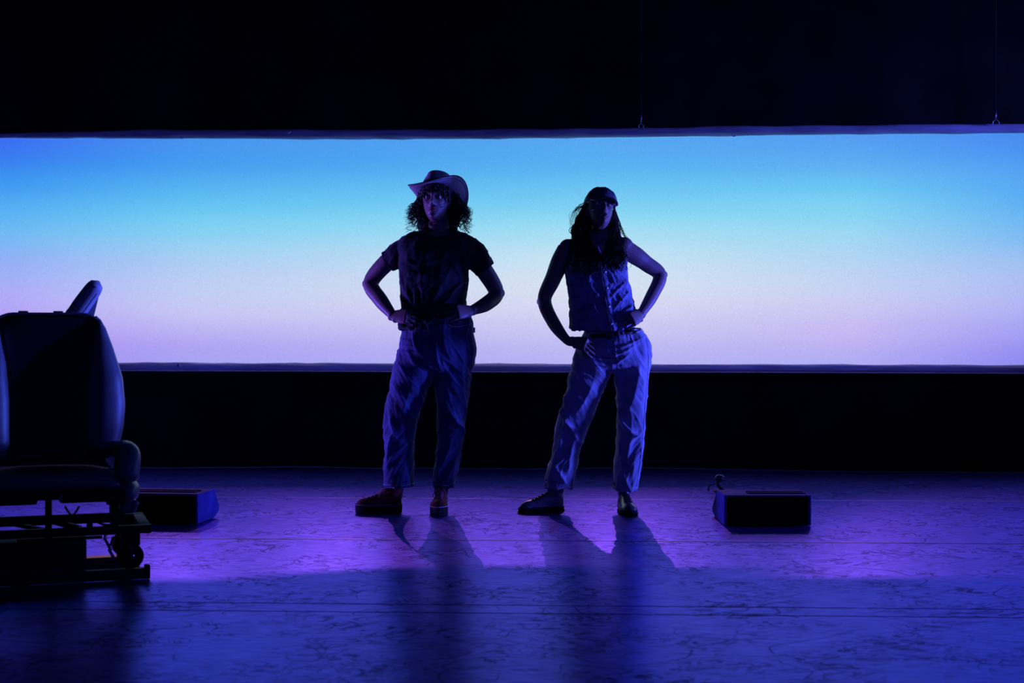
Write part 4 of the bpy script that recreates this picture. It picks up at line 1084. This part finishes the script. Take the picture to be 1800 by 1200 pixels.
# =============================================================== person in the cap
D2 = 7.60
def person_cap():
    root_o = W(1015, 905, D2); root_o.z = 0
    g = G()
    Mh = head_matrix(1054, 370, D2 - .02, 24, -12, 6, .98)
    head_geo(g, Mh, open_mouth=1.0)
    limb(g, [W(1056, 384, D2 + .015), W(1057, 402, D2 + .01), W(1055, 428, D2 + .02)], [.050, .050, .062])
    px_loft(g, [(408, 1036, 1076, .02, .9), (418, 1006, 1096, .02, .55), (430, 996, 1104, .01, .5), (450, 996, 1103, 0, .56), (480, 1001, 1098, -.01, .66), (530, 1008, 1106, 0, .68), (570, 1020, 1114, 0, .66), (588, 1030, 1120, 0, .62), (604, 1022, 1130, 0, .68), (630, 1016, 1138, 0, .70)], D2)
    Le, Lw = W(957, 528, D2 + .08), W(1008, 600, D2 - .09)
    g.ball(W(1000, 437, D2 + .01), (.056, .055, .054)); g.ball(W(1096, 433, D2 + .01), (.054, .055, .052)); g.tube([W(1000, 438, D2 + .02), W(1048, 420, D2 + .02), W(1096, 434, D2 + .02)], [.045, .06, .045], 16)
    limb(g, [W(996, 439, D2 + .01), W(986, 458, D2 + .03), W(971, 492, D2 + .06), Le, W(973, 567, D2 + .02), W(996, 597, D2 - .07), Lw], [.052, .052, .044, .038, .035, .024, .025])
    g.ball(W(951, 530, D2 + .09), .024)
    Re, Rw = W(1160, 484, D2 + .08), W(1126, 553, D2 - .07)
    limb(g, [W(1095, 436, D2 + .01), W(1115, 448, D2 + .03), W(1137, 464, D2 + .06), Re, W(1147, 518, D2 + .02), Rw], [.054, .050, .043, .038, .035, .024])
    g.ball(W(1166, 483, D2 + .09), .024)
    hand(g, Lw, W(1024, 604, D2 - .135), (-.2, -1, .2), curl=.25, thumb_side=1, fing_dir=(.72, -.10, -.62), thumb_dir=(.75, .1, .5), s=.95)
    hand(g, Rw, W(1112, 561, D2 - .135), (.25, -1, .15), curl=.45, thumb_side=-1, fing_dir=(-.80, -.12, -.38), thumb_dir=(-.2, .6, .7), s=.95)
    limb(g, [W(1045, 640, D2), W(1010, 745, D2), W(979, 872, D2)], [.07, .05, .028])
    limb(g, [W(1110, 640, D2), W(1108, 745, D2), W(1097, 872, D2 + .02)], [.07, .05, .028])
    body = link('person', union(g, .0042, 2), M['skin'], origin=root_o)
    tag(body, 'person in a cap, sleeveless buttoned denim vest and pale jeans, head tipped back', 'person')
    face_parts(Mh, body, om=1.0)
    g = G(); g.ball((0, 0, 0), (.0125, .004, .0052)); me = g.mesh(); me.transform(Matrix.Translation((0, -.0935, -.0742))); me.transform(Mh); link('mouth', me, M['belt'], body)
    # ---- sleeveless denim vest
    g = G()
    px_loft(g, [(409, 1034, 1078, .012, .95, .06), (412, 1026, 1084, .012, .78, .05), (417, 1017, 1091, .012, .58, .035), (424, 1010, 1096, .01, .54, .018), (436, 1006, 1099, .005, .56), (450, 1003, 1101, 0, .60), (464, 997, 1103, -.005, .66), (478, 992, 1104, -.01, .70), (495, 995, 1105, -.015, .72), (510, 998, 1109, -.01, .72), (530, 1000, 1114, 0, .72),
                (548, 1001, 1119, 0, .72), (562, 1001, 1122, 0, .72), (574, 1002, 1120, 0, .72), (581, 1006, 1112, 0, .72)], D2, hollow=.93, hollow_top=.9, ex=.86)
    rv = random.Random(3)
    FV = [(r0, r1, r2, r3, r4, r5) for r0, r1, r2, r3, r4, r5 in [(1002, 505, 50, 14, 2, .008), (1010, 530, 60, 20, 2.2, .007), (1004, 550, 20, 10, 2, .008), (1030, 515, 65, 24, 2.2, .007), (1046, 540, 70, 24, 2.4, .008), (1052, 520, 55, 16, 2, .007), (1090, 505, -50, 18, 2.4, .009), (1098, 520, -55, 20, 2.4, .009),
          (1085, 535, -60, 22, 2.2, .008), (1102, 545, -45, 18, 2.2, .009), (1092, 560, -35, 18, 2.2, .009), (1108, 558, -60, 14, 2, .008), (1015, 570, 85, 12, 2, .006), (1028, 560, 80, 20, 2, .006), (1040, 500, 75, 20, 2, .006), (1082, 480, 70, 16, 2, .006), (1012, 575, 5, 20, 1.6, .007), (1100, 572, -25, 18, 1.8, .008)]] \
         + [(rv.uniform(1002, 1112), rv.uniform(485, 570), rv.uniform(40, 140), rv.uniform(6, 14), rv.uniform(1.4, 2.2), rv.uniform(.003, .006)) for _ in range(36)]
    def vd(co, no):
        co = wrinkle_field(co, no, FV)
        q_ = co.copy(); q_[:, 0] += .6 * np.abs(co[:, 2] - 1.12)
        a = nz(q_, 22, 12, 6, 4) * .006 + (np.clip(ridge(nz(q_, 16, 10, 6, 2), 5), 0, 1) - .25) * .0050 + nz(co, 40, 40, 30, 2) * .0018
        X, Y = npx(co); hem = np.exp(-((Y - 576) / 2.0) ** 2) * .004
        co = co + no * (a + hem)[:, None]
        # the front hangs lower at the buttoned tip, and the whole right side rides up
        low = np.clip((Y - 560) / 22, 0, 1); fr = (no[:, 1] < .3)
        dz = -.020 * np.exp(-((X - 1082) / 16) ** 2) * low * fr + .018 * np.clip((X - 1095) / 25, 0, 1) * low
        co[:, 2] += dz
        return co
    ve = link('denim_vest', union(g, .0046, 3, vd), M['denim_vest'], body)
    bv = BVHTree.FromPolygons([v.co + Vector(body['_o']) for v in ve.data.vertices], [tuple(p.vertices) for p in ve.data.polygons])
    # placket
    g = G(); L_ = []; R_ = []
    pl = [(1059, 462), (1061, 480), (1064, 500), (1067, 520), (1070, 540), (1074, 560), (1079, 580)]
    rows = []
    for t in np.linspace(0, 1, 30):
        i = t * (len(pl) - 1); k = min(int(i), len(pl) - 2); f = i - k; x = pl[k][0] + (pl[k + 1][0] - pl[k][0]) * f; y = pl[k][1] + (pl[k + 1][1] - pl[k][1]) * f
        rows.append([hit(bv, x - 4.5, y, .001, D2 - .12), hit(bv, x - 4.5, y, .006, D2 - .12), hit(bv, x + 4.5, y, .006, D2 - .12), hit(bv, x + 4.5, y, .001, D2 - .12)])
    g.loft(rows); link('placket', g.mesh(), M['denim_vest'], ve)
    for off in (-3.6, 3.6):
        g = G(); surf_line(g, bv, [(x + off, y) for x, y in pl], .0009, .0068, 4, 6, D2 - .12); link('stitching', g.mesh(), M['stitch'], ve)
    for x, y in ((1063, 478), (1067, 507), (1070, 538), (1075.5, 569)):
        c = hit(bv, x, y, .008, D2 - .13); g = G(); g.tube([c + Vector((0, .003, 0)), c + Vector((0, -.0015, 0)), c + Vector((0, -.002, 0)), c + Vector((0, -.001, 0))], [.0068, .0068, .0045, .002], 16); link('button', g.mesh(), M['button'], ve)
    for pts in ([(1003, 572), (1020, 577), (1045, 577), (1070, 577)], [(1088, 578), (1102, 571), (1114, 564)], [(1083, 462), (1086, 500), (1092, 545), (1096, 573)], [(1030, 460), (1032, 500), (1036, 545), (1040, 577)]):
        g = G(); surf_line(g, bv, pts, .0011, .0012, 4, 8, D2 - .12); link('seam', g.mesh(), M['denim_vest'], ve)
    # open collar
    for sx in (-1, 1):
        g = G(); rows = []
        for t in np.linspace(0, 1, 10):
            x = 1056 + sx * (26 - 20 * t); y = 412 + 34 * t; p = W(x, y, D2 - .055 - .05 * t); wd = .030 * (1 - .5 * t)
            rows.append([p, p + Vector((sx * wd, -.014, -.006)), p + Vector((sx * wd, -.010, -.010)), p + Vector((0, .004, -.002))])
        g.loft(rows); link('collar', g.mesh(), M['denim_vest'], ve)
    # ---- jeans
    g = G()
    px_loft(g, [(578, 1030, 1127, 0, .68), (588, 1026, 1135, 0, .70), (602, 1017, 1141, 0, .72), (612, 1012, 1144, .0, .71), (625, 1009, 1144, 0, .62), (638, 1006, 1143, 0, .54), (646, 1004, 1142, 0, .44), (652, 1004, 1141, 0, .32), (656, 1008, 1138, 0, .2)], D2, ex=.86)
    px_loft(g, [(618, 1010, 1072, 0, .95), (640, 1005, 1077, 0, .92), (655, 1001, 1074, 0, .92), (680, 996, 1065, 0, .92), (705, 989, 1053, 0, .90), (730, 981, 1043, 0, .88), (755, 976, 1034, 0, .88), (780, 973, 1023, 0, .90), (810, 967, 1016, 0, .92), (835, 961, 1011, 0, .95), (858, 957, 1007, 0, .98)], D2, hollow=.93)
    px_loft(g, [(618, 1077, 1144, 0, .88), (645, 1078, 1143, 0, .9), (670, 1080, 1140, 0, .92), (700, 1082, 1137, -.005, .92), (730, 1083, 1134.5, -.015, .92), (765, 1083, 1133, -.01, .94), (800, 1081, 1129, 0, .96), (835, 1078, 1124, 0, 1.0), (861, 1076, 1121, 0, 1.02)], D2, hollow=.93)
    F2 = [(1040, 628, 12, 26, 2.6, .007), (1050, 638, 14, 26, 2.6, .006), (1020, 633, 8, 18, 2.4, .006), (1012, 645, 0, 16, 2, .006), (1095, 618, -24, 26, 2.6, .006), (1104, 606, -22, 26, 2.6, .005), (1092, 632, -35, 20, 3, .006), (1068, 610, 85, 16, 3, .005),
          (1002, 748, 35, 12, 3.4, .012), (994, 738, 60, 20, 3.4, .010), (1010, 765, 60, 20, 4, .009), (988, 770, 100, 26, 4, .011), (978, 800, 105, 26, 3.5, .009), (1002, 800, 100, 30, 4, .009), (985, 835, 60, 22, 3.5, .010), (968, 835, 110, 18, 3, .008), (1030, 700, -62, 30, 3, .004), (992, 705, -70, 40, 5, .006),
          (1108, 758, 28, 14, 4, .014), (1098, 745, 50, 20, 4, .008), (1120, 765, -40, 12, 3.2, .010), (1092, 735, 60, 22, 4, .008), (1105, 790, 100, 26, 4, .010), (1092, 810, 80, 30, 4, .008), (1112, 830, 95, 26, 4, .008), (1100, 845, 70, 16, 3, .008), (1125, 790, 90, 26, 3, .006), (1116, 690, -75, 40, 6, .006), (1012, 622, -70, 8, 2, .006)]
    def jd2(co, no):
        co = wrinkle_field(co, no, [f_[:5] + (f_[5] * 1.5,) for f_ in F2])
        q_ = co.copy(); q_[:, 0] += .35 * np.abs(co[:, 2] - .45) + .05 * np.sin(9 * co[:, 2])
        a = nz(q_, 16, 10, 3.2, 21) * .008 + (np.clip(ridge(nz(q_, 10, 6, 3.5, 28), 5), 0, 1) - .25) * .0042 + nz(co, 30, 30, 12, 21) * .0012
        return co + no * a[:, None]
    je = link('jeans', union(g, .0048, 3, jd2), M['denim_pale'], body)
    bj = BVHTree.FromPolygons([v.co + Vector(body['_o']) for v in je.data.vertices], [tuple(p.vertices) for p in je.data.polygons])
    for pts, r, nm in (([(1104, 587), (1109, 589), (1115, 587), (1122, 583), (1129, 578)], .0013, 'pocket_seam'), ([(1080, 594), (1082, 612), (1083, 626), (1078, 636)], .0014, 'fly_seam'), ([(1077, 612), (1077, 630), (1077, 646)], .0014, 'fly_seam'),
                       ([(960, 850), (972, 855), (986, 857), (1006, 855)], .0013, 'hem_seam'), ([(1078, 856), (1092, 858), (1106, 858), (1120, 857)], .0013, 'hem_seam'), ([(1136, 595), (1140, 630), (1138, 670), (1134, 710), (1131, 755), (1126, 805), (1119, 855)], .0013, 'side_seam'),
                       ([(1018, 632), (1010, 662), (1002, 690), (990, 728), (981, 760), (975, 800), (964, 845)], .0013, 'side_seam')):
        g = G(); surf_line(g, bj, pts, r, .0008, 5, 8, D2 - .12); link(nm, g.mesh(), M['stitch'] if nm != 'side_seam' else M['denim_pale'], je)
    # belt with round buckle and hanging end
    g = G(); rows = []
    for t in np.linspace(0, 1, 34):
        x = 1040 + 80 * t; y = 591 - 3 * math.sin(t * 2) - 8.5 * max(0, t - .35)
        a, b = hit(bj, x, y - 3.2, .005, D2 - .13), hit(bj, x, y + 3.8, .005, D2 - .13)
        rows.append([a, a + Vector((0, -.004, 0)), b + Vector((0, -.004, 0)), b])
    g.loft(rows); be = link('belt', g.mesh(), M['belt'], body)
    c = hit(bj, 1071, 591, .014, D2 - .14)
    g = G(); g.tube([c + Vector((.018 * math.cos(t), -.003, .020 * math.sin(t))) for t in np.linspace(0, 2 * PI, 24)], .0030, 8, cap=False); link('buckle', g.mesh(), M['steel'], be)
    g = G(); g.box(c + Vector((-.004, 0, 0)), (.026, .006, .028), bev=.004); link('buckle_plate', g.mesh(), M['belt'], be)
    g = G(); a = hit(bj, 1099, 583, .016, D2 - .14); b = hit(bj, 1123, 582, .016, D2 - .12); g.tube([a, (a + b) / 2 + Vector((0, -.006, .002)), b + Vector((0, 0, 0))], [(.009, .003), (.010, .003), (.007, .003)], 12, up=(0, 0, 1)); link('belt_end', g.mesh(), M['belt'], be)
    g = G(); g.ball(b + Vector((.0, -.004, 0)), .0028, u=8, vv=6); link('rivet', g.mesh(), M['button'], be)
    for x, y in ((1088, 589), (1094, 587)):
        a = hit(bj, x, y, .010, D2 - .14); g = G(); g.box(a, (.008, .005, .034), Euler((0, -.2, 0)).to_matrix(), bev=.001); link('belt_loop', g.mesh(), M['denim_pale'], je)
    # ---- boots
    mb = (M['boot'], M['rubber_black'], M['steel'], M['boot_lace'])
    hl = W(991, 903, 7.63); hl.z = 0
    shoe(body, hl, (-.90, -.36, 0), .262, .092, .030, .115, mb, 5, False, .045, name='boot')
    hl = W(1094, 905, 7.665); hl.z = 0
    shoe(body, hl, (.10, -1, 0), .265, .098, .030, .115, mb, 5, False, .045, name='boot')
    # ---- cap
    Cm = head_matrix(1055, 360, D2 - .005, 15, -15, 12)
    def cc(t, a):
        ph = t * PI / 2; c, s = math.cos(a), math.sin(a)
        flat = .92 if t > .8 else 1
        return Vector((.085 * math.cos(ph) ** .8 * c, .108 * math.cos(ph) ** .8 * s + .006, .004 + .090 * math.sin(ph) ** 1.0))
    g = G(); g.loft([[cc(t, 2 * PI * i / 48) for i in range(48)] for t in np.linspace(0, .985, 16)])
    def capd(co, no):
        a = nz(co, 16, 16, 16, 2) * .006; return co + no * a[:, None]
    me = g.mesh(); me.transform(Cm); displace(me, capd); ca = link('cap', me, M['cap'], body)
    g = G(); rows = []
    nv = 21
    for lay, dz in ((0, 0), (1, -.004)):
        pass
    def vis(u, v, dz):       # u across -1..1, v 0..1 outwards
        x = .075 * u * (1 - .04 * v); y0 = -.104 * math.sqrt(max(0, 1 - (u * .88) ** 2)) ; ext = .070 * (1 - abs(u) ** 3.2) ** .6 * v
        vv_ = v * (1 - abs(u) ** 3.2) ** .6; z = .012 - .034 * (u * u) * (.4 + .6 * vv_) - .022 * vv_ + dz
        return Vector((x, y0 - ext + .004, z))
    us = np.linspace(-1, 1, nv); vs = np.linspace(0, 1, 8)
    top = [[vis(u, v, .002) for v in vs] for u in us]; bot = [[vis(u, v, -.002) for v in vs[::-1]] for u in us]
    g.loft([a + b for a, b in zip(top, bot)]); me = g.mesh(); me.transform(Cm); link('visor', me, M['cap'], ca)
    g = G(); g.tube([vis(u, 1.0, 0) for u in us], .0028, 6); me = g.mesh(); me.transform(Cm); link('visor_edge', me, M['cap'], ca)
    g = G(); g.ball(cc(1, 0) + Vector((0, 0, -.002)), (.007, .007, .004), u=10, vv=6); me = g.mesh(); me.transform(Cm); link('top_button', me, M['cap'], ca)
    for a in (PI / 2 + .0, -PI / 2, PI / 6, -PI / 6, PI - PI / 6, PI + PI / 6):
        g = G(); g.tube([cc(t, a) + Vector((0, 0, .0008)) for t in np.linspace(0, .97, 14)], .0013, 5); me = g.mesh(); me.transform(Cm); link('panel_seam', me, M['cap'], ca)
    # ---- long wavy hair
    r = random.Random(11); g = G()
    def strand(pts, w0=.0030, wave=.006, freq=3.0, n=34, nn=4):
        pts = [Vector(p) for p in pts]; P = []; ph = r.uniform(0, 6.28); m = len(pts) - 1
        for i in range(n):
            t = i / (n - 1) * m; k = min(int(t), m - 1); f = t - k
            p0, p1, p2, p3 = pts[max(k - 1, 0)], pts[k], pts[k + 1], pts[min(k + 2, m)]
            p = .5 * ((2 * p1) + (p2 - p0) * f + (2 * p0 - 5 * p1 + 4 * p2 - p3) * f * f + (3 * p1 - p0 - 3 * p2 + p3) * f ** 3)
            tt = i / (n - 1); a = ph + freq * 2 * PI * tt
            P.append(p + Vector((wave * tt * math.sin(a), wave * tt * math.cos(a) * .6, 0)))
        g.tube(P, [w0 * (1 - .75 * (i / n) ** 2) for i in range(n)], nn)
    for k in range(330):       # viewer's left fall
        u = r.random(); x1 = 1012 + 42 * u + r.gauss(0, 2); fr = -.13 if x1 > 1012 else -.03
        strand([W(1031 - 3 * (1 - u), 362 + r.uniform(-6, 8), D2 + r.uniform(-.04, .05)), W(1022 + 8 * u + r.gauss(0, 2), 392, D2 + r.uniform(-.05, .04)), W(1010 + 26 * u + r.gauss(0, 2), 424, D2 - .085 + r.uniform(-.02, .03)), W(x1, 450, D2 - .135 + r.uniform(-.01, .015)), W(x1 + r.gauss(0, 4), 462 + r.uniform(-8, 22), D2 - .150)], .0027, .014, r.uniform(2, 4))
    for k in range(300):       # viewer's right fall
        u = r.random(); x1 = 1062 + 36 * u + r.gauss(0, 2)
        strand([W(1079 + 2 * u, 366 + r.uniform(-4, 8), D2 + r.uniform(-.02, .05)), W(1077 + 7 * u + r.gauss(0, 1.5), 394, D2 + r.uniform(-.05, .04)), W(1072 + 20 * u + r.gauss(0, 2), 424, D2 - .085 + r.uniform(-.02, .03)), W(x1, 446, D2 - .135 + r.uniform(-.01, .015)), W(x1 + r.gauss(0, 4), 456 + r.uniform(-8, 22), D2 - .150)], .0027, .014, r.uniform(2, 4))
    for k in range(60):        # behind the left side, lying on the shoulder
        strand([W(1028, 362 + r.uniform(-6, 8), D2 + .02), W(1017 + r.gauss(0, 2), 385, D2 + .02), W(1009 + r.gauss(0, 2.5), 405, D2 + .02), W(1007 + r.uniform(-2, 8), 424, D2 - .01)], .0028, .008, 3)
    for k in range(26):        # flyaway wisps
        x = r.uniform(1004, 1024); strand([W(1028, 358 + r.uniform(-4, 10), D2 + .03), W(1016 + r.uniform(-4, 4), 364 + r.uniform(-4, 6), D2 + .03), W(x + r.uniform(-4, 3), 382 + r.uniform(-8, 8), D2 + .03), W(x - r.uniform(0, 5), 404 + r.uniform(-10, 10), D2 + .03)], .0011, .004, 2)
    for k in range(16):
        strand([W(1083, 372, D2 + .02), W(1087 + r.uniform(0, 4), 392, D2 + .02), W(1091 + r.uniform(0, 6), 408, D2), W(1098 + r.uniform(0, 6), 418, D2 - .02)], .0014, .004, 2)
    g.ball(W(1054, 388, D2 + .08), (.085, .04, .12))
    for k in range(10):
        g.ball(W(1029 - .9 * k, 372 + 5 * k, D2 + .045), (.020, .03, .02), u=10, vv=6); g.ball(W(1080 + .9 * k, 376 + 4.6 * k, D2 + .045), (.014, .03, .02), u=10, vv=6)
    hr = link('hair', g.mesh(), M['hair_brown'], body); tag(hr, 'long loose wavy brown hair')
    # earrings and headset microphone
    g = G(); c = W(1078, 384, D2 - .03); g.tube([c, c + Vector((0, 0, -.030))], [.0035, .0045], 8); link('earring', g.mesh(), M['chrome'], body)
    g = G(); g.tube([Mh @ Vector(p) for p in ((-.076, -.005, .004), (-.074, -.045, -.022), (-.064, -.070, -.040))], .0016, 6); hm = link('headset_microphone', g.mesh(), M['cable'], body)
    g = G(); g.ball(Mh @ Vector((-.060, -.077, -.045)), .005, u=8, vv=6); link('capsule', g.mesh(), M['chrome'], hm)
    g = G(); q = W(1027, 619, D2 - .165); 
    return body
person_cap()

for o in bpy.data.objects:
    if '_o' in o: del o['_o']
